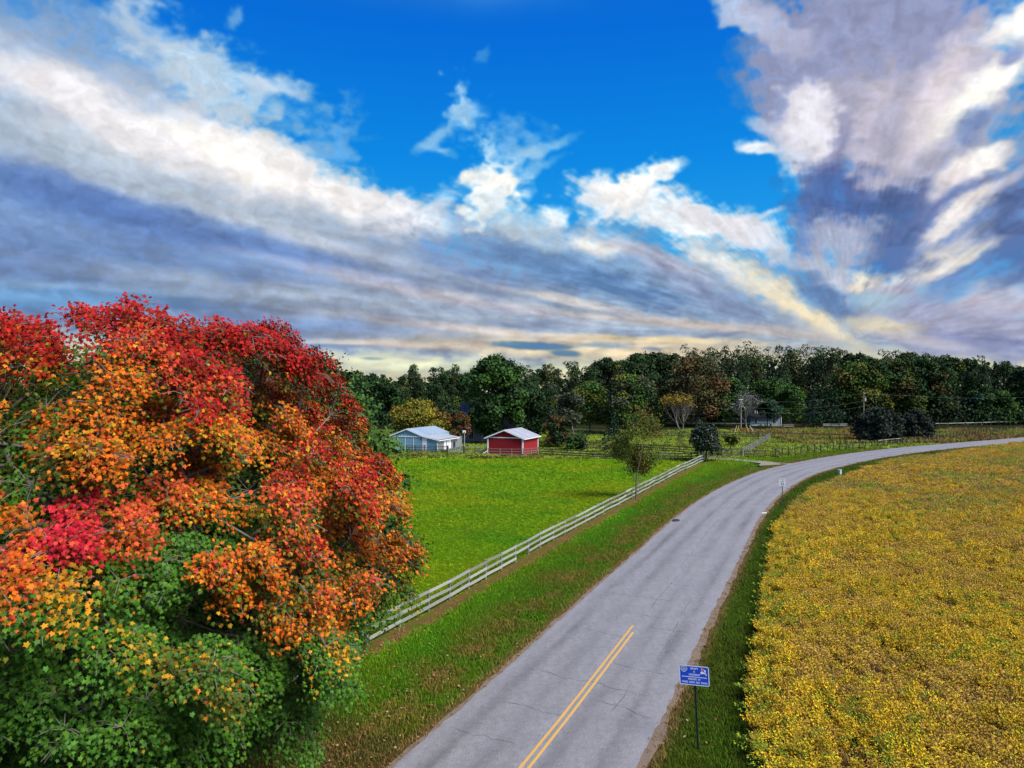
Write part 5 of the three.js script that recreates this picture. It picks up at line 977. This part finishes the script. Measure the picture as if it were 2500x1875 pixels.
// ----- the wood behind: each tree on its own -----
{
  const G1 = 'trees of the dark wood behind the paddocks';
  const wood_ = [ // px at the foot, top, width, sort
    [780, 888, 90], [850, 905, 80], [905, 918, 70], [945, 922, 62], [985, 915, 60, 'o'], [1020, 893, 62, 'o'], [1062, 898, 66, 'o'], [1098, 894, 60, 'o'], [1130, 905, 70], [1300, 892, 70, 'o'], [1345, 890, 64, 'o'], [1392, 886, 66, 'o'], [1440, 884, 66, 'o'],
    [1478, 872, 70], [1520, 865, 76], [1562, 860, 80], [1605, 857, 78], [1645, 858, 70], [1688, 850, 66, 'o'], [1728, 852, 70, 'o'], [1764, 848, 62, 'o'], [1800, 846, 60, 'o'], [1836, 840, 64, 'o'], [1872, 848, 60, 'o'], [1906, 850, 62, 'o'], [1940, 848, 60, 'o'], [1974, 846, 60, 'o'], [2010, 852, 64, 'o'], [2046, 853, 64, 'o'],
    [2085, 860, 74], [2130, 866, 80], [2178, 858, 66, 'o'], [2222, 858, 80], [2268, 862, 78], [2312, 866, 74], [2352, 870, 70], [2392, 874, 64, 'o'], [2430, 880, 60, 'c'], [2466, 886, 58, 'o'], [2505, 890, 70],
  ];
  const wherever = ['behind the big maple', 'left of the barns', 'behind the pale blue barn', 'behind the large dark green tree', 'behind the grey-green tree', 'behind the tall yellow-green tree', 'behind the brown-orange tree', 'above the far cottage', 'left of the yellow-brown tree', 'behind the yellow-brown tree', 'behind the smaller bush', 'near the right edge'];
  const zone = (px) => px < 900 ? 0 : px < 980 ? 1 : px < 1110 ? 2 : px < 1310 ? 3 : px < 1460 ? 4 : px < 1610 ? 5 : px < 1740 ? 6 : px < 1910 ? 7 : px < 2040 ? 8 : px < 2190 ? 9 : px < 2340 ? 10 : 11;
  const seen = new Map(), ordinals = ['first', 'second', 'third', 'fourth', 'fifth', 'sixth', 'seventh'];
  wood_.forEach(([px, top, w, sort], i) => {
    const depth = 236 + (i % 3) * 9 + (px > 1700 && px < 2060 ? 12 : 0), x = (px - 1250) / 1734 * depth, h = 11.7 + (950 - top) / 1734 * depth, ww = w / 1734 * depth * 1.25, zn = zone(px), k = seen.get(zn) ?? 0; seen.set(zn, k + 1);
    const cols = [[DEEP, GREEN, [0.016, 0.034, 0.01]], [DEEP, [0.014, 0.03, 0.008], OLIVE], [GREEN, DEEP, [0.03, 0.045, 0.012]]][i % 3];
    const label = `${ordinals[k]} tall dark tree from the left in the wood ${wherever[zn]}`, at = [x, -depth, h, ww];
    if (sort === 'o') openTree(label, at, cols, { seed: 400 + i, group: G1, leaves: 2600, tuft: 0.07, size: 0.42, wide: 0.8, spread: 0.42, fill: 16 });
    else if (sort === 'c') coniferTree(label, at, [DEEP, BLUEGREEN], { seed: 400 + i, group: G1, size: 0.5 });
    else broadTree(label, at, cols, { seed: 400 + i, group: G1, name: 'forest_tree', leaves: 4200, clumps: 36, lump: 0.26, size: 0.46, base: 0.1, belly: 0.55, sprays: 90 });
  });
  // undergrowth that closes the wood below the crowns
  const r = rngOf(909), g = new Collect();
  for (let k = 0; k < 26000; k++) {
    const d = 226 + r() * 40, x = -90 + r() * 300, y = Math.pow(r(), 0.8) * (7 + 4 * N1(x * 0.08, d * 0.1)); const c = [DEEP, GREEN, [0.02, 0.03, 0.012], BLUEGREEN][Math.floor(r() * 4)];
    if (x > 66 && x < 100 && d < 241) continue;
    kite(g, V(x, y, -d), dirOf(r), 0.7 * (0.5 + r()), r, shade(c, r));
  }
  const m = new THREE.Mesh(g.build(false), leafMat); m.name = 'undergrowth'; m.castShadow = m.receiveShadow = true; scene.add(m); tag(m, 'dark tangled undergrowth along the foot of the wood', 'undergrowth', null, 'stuff');
}
{
  const r = rngOf(911), g = new Collect();
  for (let k = 0; k < 34000; k++) {
    const d = 285 + r() * 24, x = -190 + r() * 480, top = 17.5 + 4 * N1(x * 0.045, 3) + 2.5 * N2(x * 0.16, d * 0.1) + (x > 60 ? 3 : 0), y = top * Math.pow(r(), 0.75);
    kite(g, V(x, y, -d), dirOf(r), 1.5 * (0.5 + r()), r, shade([DEEP, [0.014, 0.03, 0.009], [0.02, 0.032, 0.01]][Math.floor(r() * 3)], r));
  }
  const m = new THREE.Mesh(g.build(false), leafMat); m.name = 'far_woodland'; m.castShadow = m.receiveShadow = true; scene.add(m); tag(m, 'dark mass of woodland seen between the trunks of the nearer wood', 'woodland', null, 'stuff');
}
broadTree('dark tree with a thick trunk in front of the far cottage', [78.5, -218.2, 8.9, 7.6], [DEEP, BLUEGREEN, GREEN], { seed: 240, leaves: 2600, clumps: 20, size: 0.36, base: 0.42, belly: 0.3, bark: BARK_DARK });
// ----- trees beside and behind the maple -----
broadTree('green tree with shiny leaves just behind the right side of the maple', [-8.9, -31.5, 12, 10], [[0.05, 0.11, 0.012], MID, [0.1, 0.14, 0.012], GREEN, MID], { seed: 301, leaves: 26000, clumps: 90, lump: 0.17, size: 0.2, base: 0.1, belly: 0.35, sprays: 700, vary: 0.35, name: 'green_tree' });
broadTree('dark green tree whose top shows above the maple', [-16, -40, 15.3, 12], [DEEP, GREEN, DEEP], { seed: 302, leaves: 9000, clumps: 50, lump: 0.2, size: 0.26, base: 0.15, sprays: 300, name: 'green_tree' });
broadTree('dark tree at the right shoulder of the maple', [-17.5, -58, 15.2, 13], [DEEP, GREEN], { seed: 303, leaves: 8000, clumps: 46, lump: 0.2, size: 0.34, base: 0.1, sprays: 200, name: 'green_tree' });

// ---------- the maple ----------
{
  const r = rngOf(777), root = thing('maple_tree', 'big maple turning red and orange with green lower leaves', 'tree', -12.75, 0, -22.4); root.scale.setScalar(1.1);
  const prof = [[1.4, 5.2], [3, 6.9], [4.8, 7.8], [6.6, 7.8], [8.4, 7.1], [9.6, 6.4], [10.6, 5.7], [11.4, 4.9], [12, 3.6], [12.6, 1]];
  const R = (y) => { let i = 1; while (i < prof.length - 1 && prof[i][0] < y) i++; const [a, b] = [prof[i - 1], prof[i]]; return lerp(a[1], b[1], clamp((y - a[0]) / (b[0] - a[0]), 0, 1)); };
  const valley = (a, y) => Math.abs(N3(Math.cos(a) * 1.9 + y * 0.16 + 5, Math.sin(a) * 1.9 - y * 0.3)) , lobes = (a, y) => 1 + 0.11 * N1(Math.cos(a) * 1.6 + y * 0.22, Math.sin(a) * 1.6 + 3) + 0.05 * N2(a * 2, y * 0.6) - 0.2 * sst(0.22, 0.02, valley(a, y));
  // limbs
  const tg = new Collect(), limbPts = [];
  tg.limb([V(0, -0.3, 0), V(0.05, 1.5, 0), V(0, 3.4, 0.1), V(0.1, 6, 0), V(0, 9.5, 0)], [0.46, 0.36, 0.31, 0.22, 0.1], 10);
  for (let k = 0; k < 22; k++) {
    const a = k * 2.399 + r() * 0.4, y0 = 2.4 + (k / 22) * 5, y1 = clamp(y0 + 1.8 + r() * 4.4, 4, 10.6), rr = R(y1) * (0.68 + r() * 0.14), pts = [], rad = [];
    for (let q = 0; q <= 7; q++) { const t = q / 7, e = Math.pow(t, 0.85); pts.push(V(Math.cos(a + 0.2 * N1(t * 2, k)) * rr * e, lerp(y0, y1, Math.pow(t, 1.15)) + 0.4 * N2(t * 3, k), Math.sin(a + 0.2 * N1(t * 2, k)) * rr * e)); rad.push(lerp(0.15, 0.03, t)); }
    tg.limb(pts, rad, 6); pts.slice(2).forEach((p) => limbPts.push(p));
  }
  // boughs, and sprays of leaves on them
  const boughs = [], sprays = [];
  for (let tries = 0; tries < 40000 && boughs.length < 260; tries++) {
    const y = 1.5 + 10.4 * r(), a = r() * 6.283, d = R(y) * lobes(a, y) * (0.86 + r() * 0.14), p = V(Math.cos(a) * d, y, Math.sin(a) * d), br = 0.7 + r() * 0.5;
    if (r() > (R(y) + 0.8) / 8 || boughs.some((s) => s.p.distanceTo(p) < (s.r + br) * 0.74)) continue;
    boughs.push({ p, r: br, a, n: r() });
  }
  for (const b of boughs) {
    const o = V(b.p.x, 0, b.p.z).normalize(); o.y = clamp((b.p.y - 6) / 7, -0.1, 0.9);
    o.normalize();
    for (let k = 0, n = Math.round(7 * b.r * b.r); k < n; k++) {
      const d = dirOf(r); if (d.dot(o) < -0.25) d.addScaledVector(o, -2 * d.dot(o)); d.y = d.y * 0.85 + 0.12;
      const p = b.p.clone().addScaledVector(d, b.r * (0.6 + 0.4 * r())); sprays.push({ p, a: b.a, y: p.y, bough: b });
    }
  }
  for (let k = 0; k < 420; k++) { const y = 1.6 + 10 * r(), a = r() * 6.283, d = R(y) * lobes(a, y) * (0.55 + r() * 0.24); sprays.push({ p: V(Math.cos(a) * d, y, Math.sin(a) * d), a, y, inner: true }); }
  const palette = {
    red: [[0.32, 0.004, 0.005], [0.44, 0.007, 0.006], [0.22, 0.003, 0.006], [0.42, 0.016, 0.004], [0.26, 0.024, 0.004]], crimson: [[0.5, 0.012, 0.035], [0.54, 0.035, 0.035], [0.42, 0.01, 0.02]],
    orange: [[0.6, 0.125, 0.005], [0.55, 0.085, 0.006], [0.62, 0.17, 0.006], [0.4, 0.11, 0.006], [0.24, 0.09, 0.006]], salmon: [[0.54, 0.07, 0.03], [0.48, 0.05, 0.018], [0.54, 0.1, 0.012]],
    gold: [[0.56, 0.24, 0.01], [0.5, 0.2, 0.01], [0.36, 0.2, 0.012]], turning: [[0.2, 0.19, 0.012], [0.3, 0.2, 0.012], [0.1, 0.14, 0.014], [0.44, 0.24, 0.012]],
    green: [[0.05, 0.14, 0.01], [0.075, 0.18, 0.012], [0.04, 0.12, 0.012], [0.06, 0.15, 0.022]], olive: [[0.07, 0.09, 0.01], [0.05, 0.08, 0.012], [0.1, 0.09, 0.01]],
  };
  const list = [], twigs = new Collect(), q = new THREE.Quaternion(), m4 = new THREE.Matrix4(), nrm = V(), tip = V(), side = V();
  for (const s of sprays) {
    const out = V(s.p.x, 0, s.p.z).normalize(), wx = s.p.x, n = fbm(N2, s.p.x * 0.3 + 2, s.p.z * 0.3 + s.y * 0.35, 3), n2 = fbm(N3, s.p.x * 0.5, s.y * 0.5 + s.p.z * 0.4, 2);
    const bn = s.bough?.n ?? 0.5, v0 = (s.bough ? s.bough.p.y * 0.4 + s.y * 0.6 : s.y) + 3.6 * sst(4.2, 6.6, s.p.x) * sst(2.2, 4.8, s.y) + n * 1.7 + (bn - 0.5) * 1.3, red = s.y + n * 1.1 + sst(2, 6, s.p.x) * 0.9 + (bn - 0.5) * 0.9;
    const spot = s.p.z > 2 && !s.inner ? Math.hypot(s.p.x - 3.1, s.y - 8.1) : 9, patch = s.p.z > 2 && Math.hypot(s.p.x - 4.9, s.y - 6.9) < 0.9 ? -2 : 0;
    let main = null; const sortOf = () => (main && r() < 0.62 ? main : leafSort()), leafSort = () => {
      const v = v0 + patch + (r() - 0.5) * 1.5;
      if (s.inner) return v > 8.6 ? (r() < 0.5 ? 'olive' : r() < 0.75 ? 'green' : 'turning') : 'green';
      if (spot < 0.6) return r() < 0.7 ? 'crimson' : 'salmon';
      if (spot < 1.1) return r() < 0.5 ? 'salmon' : 'orange';
      if (red + (r() - 0.5) * 1.1 > 11.2) return 'red';
      if (v > 11.2) return r() < 0.2 + 0.25 * bn ? 'red' : r() < 0.62 ? 'orange' : r() < 0.5 ? 'salmon' : 'gold';
      if (v > 7.9) return r() < 0.52 ? 'orange' : r() < 0.42 ? 'gold' : r() < 0.4 ? 'salmon' : r() < 0.5 ? 'olive' : 'turning';
      if (v > 7.2) return r() < 0.25 ? 'gold' : r() < 0.45 ? 'turning' : r() < 0.4 ? 'olive' : 'green';
      return r() < 0.03 ? 'turning' : 'green';
    };
    const rc = s.inner ? 1.05 : 0.5 + r() * 0.3, N = out.clone().multiplyScalar(0.55).add(V((r() - 0.5) * 0.3, 0.85, (r() - 0.5) * 0.3)).normalize();
    main = leafSort();
    const t1 = V().crossVectors(N, V(0.3, 0.1, 1)).normalize(), t2 = V().crossVectors(N, t1);
    // the branch to this spray and its twigs
    if (s.bough) twigs.limb([s.bough.p, V().lerpVectors(s.bough.p, s.p, 0.5).add(V((r() - 0.5) * 0.15, 0.1, (r() - 0.5) * 0.15)), s.p], [0.02, 0.015, 0.01], 4);
    let best = null, bd = 1e9; if (!s.bough || !s.bough.done) for (const p of limbPts) { const d = p.distanceToSquared(s.p) + (p.y > s.y ? 4 : 0); if (d < bd) { bd = d; best = p; } }
    if (best) { const end = s.bough ? s.bough.p : s.p, mid = V().lerpVectors(best, end, 0.5).add(V((r() - 0.5) * 0.4, -0.2, (r() - 0.5) * 0.4)); twigs.limb([best, mid, end], [0.05, 0.034, 0.02], 5); if (s.bough) s.bough.done = true; }
    for (let k = 0; k < 5; k++) { const a = r() * 6.28, e = s.p.clone().addScaledVector(t1, Math.cos(a) * rc * 0.8).addScaledVector(t2, Math.sin(a) * rc * 0.8).addScaledVector(N, 0.1); twigs.limb([s.p, V().lerpVectors(s.p, e, 0.5).addScaledVector(N, 0.1), e], [0.013, 0.009, 0.005], 4); }
    const cnt = Math.round((s.inner ? 170 : 600) * rc * rc * (s.p.z < -3 ? 0.6 : 1)), blobs = Array.from({ length: 5 }, () => { const a = r() * 6.28, d = Math.sqrt(r()) * rc * 0.8; return [Math.cos(a) * d, Math.sin(a) * d]; });
    for (let k = 0; k < cnt; k++) {
      const b = blobs[k % 5], a = r() * 6.283, d = rc * 0.46 * Math.sqrt(-Math.log(1 - r() * 0.92)) * 0.9, u = b[0] + Math.cos(a) * d, w = b[1] + Math.sin(a) * d, rr = Math.hypot(u, w) / rc;
      const p = s.p.clone().addScaledVector(t1, u).addScaledVector(t2, w).addScaledVector(N, 0.16 - 0.34 * rr * rr * rc + (r() - 0.5) * 0.42);
      nrm.copy(N).multiplyScalar(0.75).addScaledVector(out, 0.35).add(dirOf(r).multiplyScalar(0.62)).normalize();
      tip.copy(t1).multiplyScalar(u / rc).addScaledVector(t2, w / rc).addScaledVector(out, 0.5).add(V((r() - 0.5) * 1.1, -0.5, (r() - 0.5) * 1.1)); tip.addScaledVector(nrm, -tip.dot(nrm)).normalize(); side.crossVectors(tip, nrm);
      const sort = sortOf(), low = r() < 0.2, set = low && sort !== 'green' ? (r() < 0.65 ? palette.olive : palette.turning) : palette[sort], c = set[Math.floor(r() * set.length)], kk = 0.48 + Math.pow(r(), 0.8) * 0.72; if (low) p.addScaledVector(N, -0.12 - r() * 0.3);
      list.push({ p, m: new THREE.Matrix4().makeBasis(side.clone(), tip.clone(), nrm.clone()), s: 0.075 + r() * 0.05, c: [c[0] * kk, c[1] * kk * (0.9 + r() * 0.25), c[2] * kk], base: c });
    }
  }
  console.log('maple leaves', list.length, 'sprays', sprays.length);
  // a five-lobed leaf
  const lg = new Collect(), out = [[0, -0.12, 0], [0.2, -0.3, -0.05], [0.34, -0.18, -0.08], [0.28, 0.02, -0.03], [0.52, 0.16, -0.12], [0.26, 0.26, -0.02], [0.17, 0.4, -0.02], [0, 0.68, -0.12]], W = [1, 1, 1];
  const ring = [...out, ...out.slice(1, -1).reverse().map(([x, y, z]) => [-x, y, z])].map(([x, y, z]) => lg.vert(x, y, z, W)), ctr = lg.vert(0, 0.12, 0.05, W);
  for (let k = 0; k < ring.length; k++) lg.tri(ctr, ring[k], ring[(k + 1) % ring.length]);
  const leafGeo = lg.build();
  const mLeaf = new THREE.MeshPhysicalMaterial({ roughness: 0.62, specularIntensity: 0.22, transmission: 0.22, thickness: 0, side: THREE.DoubleSide });
  part('trunk', tg.build(), BARK_GREY, root); part('branches', twigs.build(), bark(0.15, 0.13, 0.11), root).userData.kind = 'stuff';
  // the leaves that show largest are pieces of their own
  const eye = V(12.75, 11.7, 22.4).divideScalar(1.1); list.forEach((l) => { l.d = l.p.distanceTo(eye) - Math.max(0, l.p.z) * 0.2; }); list.sort((a, b) => a.d - b.d);
  const near = []; for (const l of list) { if (near.length >= 280) break; const dz = eye.z - l.p.z, sx = (l.p.x - eye.x) / dz, sy = (l.p.y - eye.y) / dz; if (sx > -0.73 && sy > -0.56 && sy < 0.5) { near.push(l); l.own = true; } }
  const mats = new Map();
  for (const l of near) {
    const key = l.base.join(); if (!mats.has(key)) { const m = mLeaf.clone(); m.color.setRGB(...l.base); mats.set(key, m); }
    const o = part('leaf', leafGeo, mats.get(key), root); l.m.scale(V(l.s, l.s, l.s)).setPosition(l.p); l.m.decompose(o.position, o.quaternion, o.scale);
  }
  const rest = list.filter((l) => !l.own), im = new THREE.InstancedMesh(leafGeo, mLeaf, rest.length), col = new THREE.Color();
  rest.forEach((l, i) => { l.m.scale(V(l.s, l.s, l.s)).setPosition(l.p); im.setMatrixAt(i, l.m); im.setColorAt(i, col.setRGB(l.c[0], l.c[1], l.c[2])); });
  im.name = 'leaves'; im.castShadow = im.receiveShadow = true; im.userData.kind = 'stuff'; root.add(im);
}
renderer.render(scene, camera);
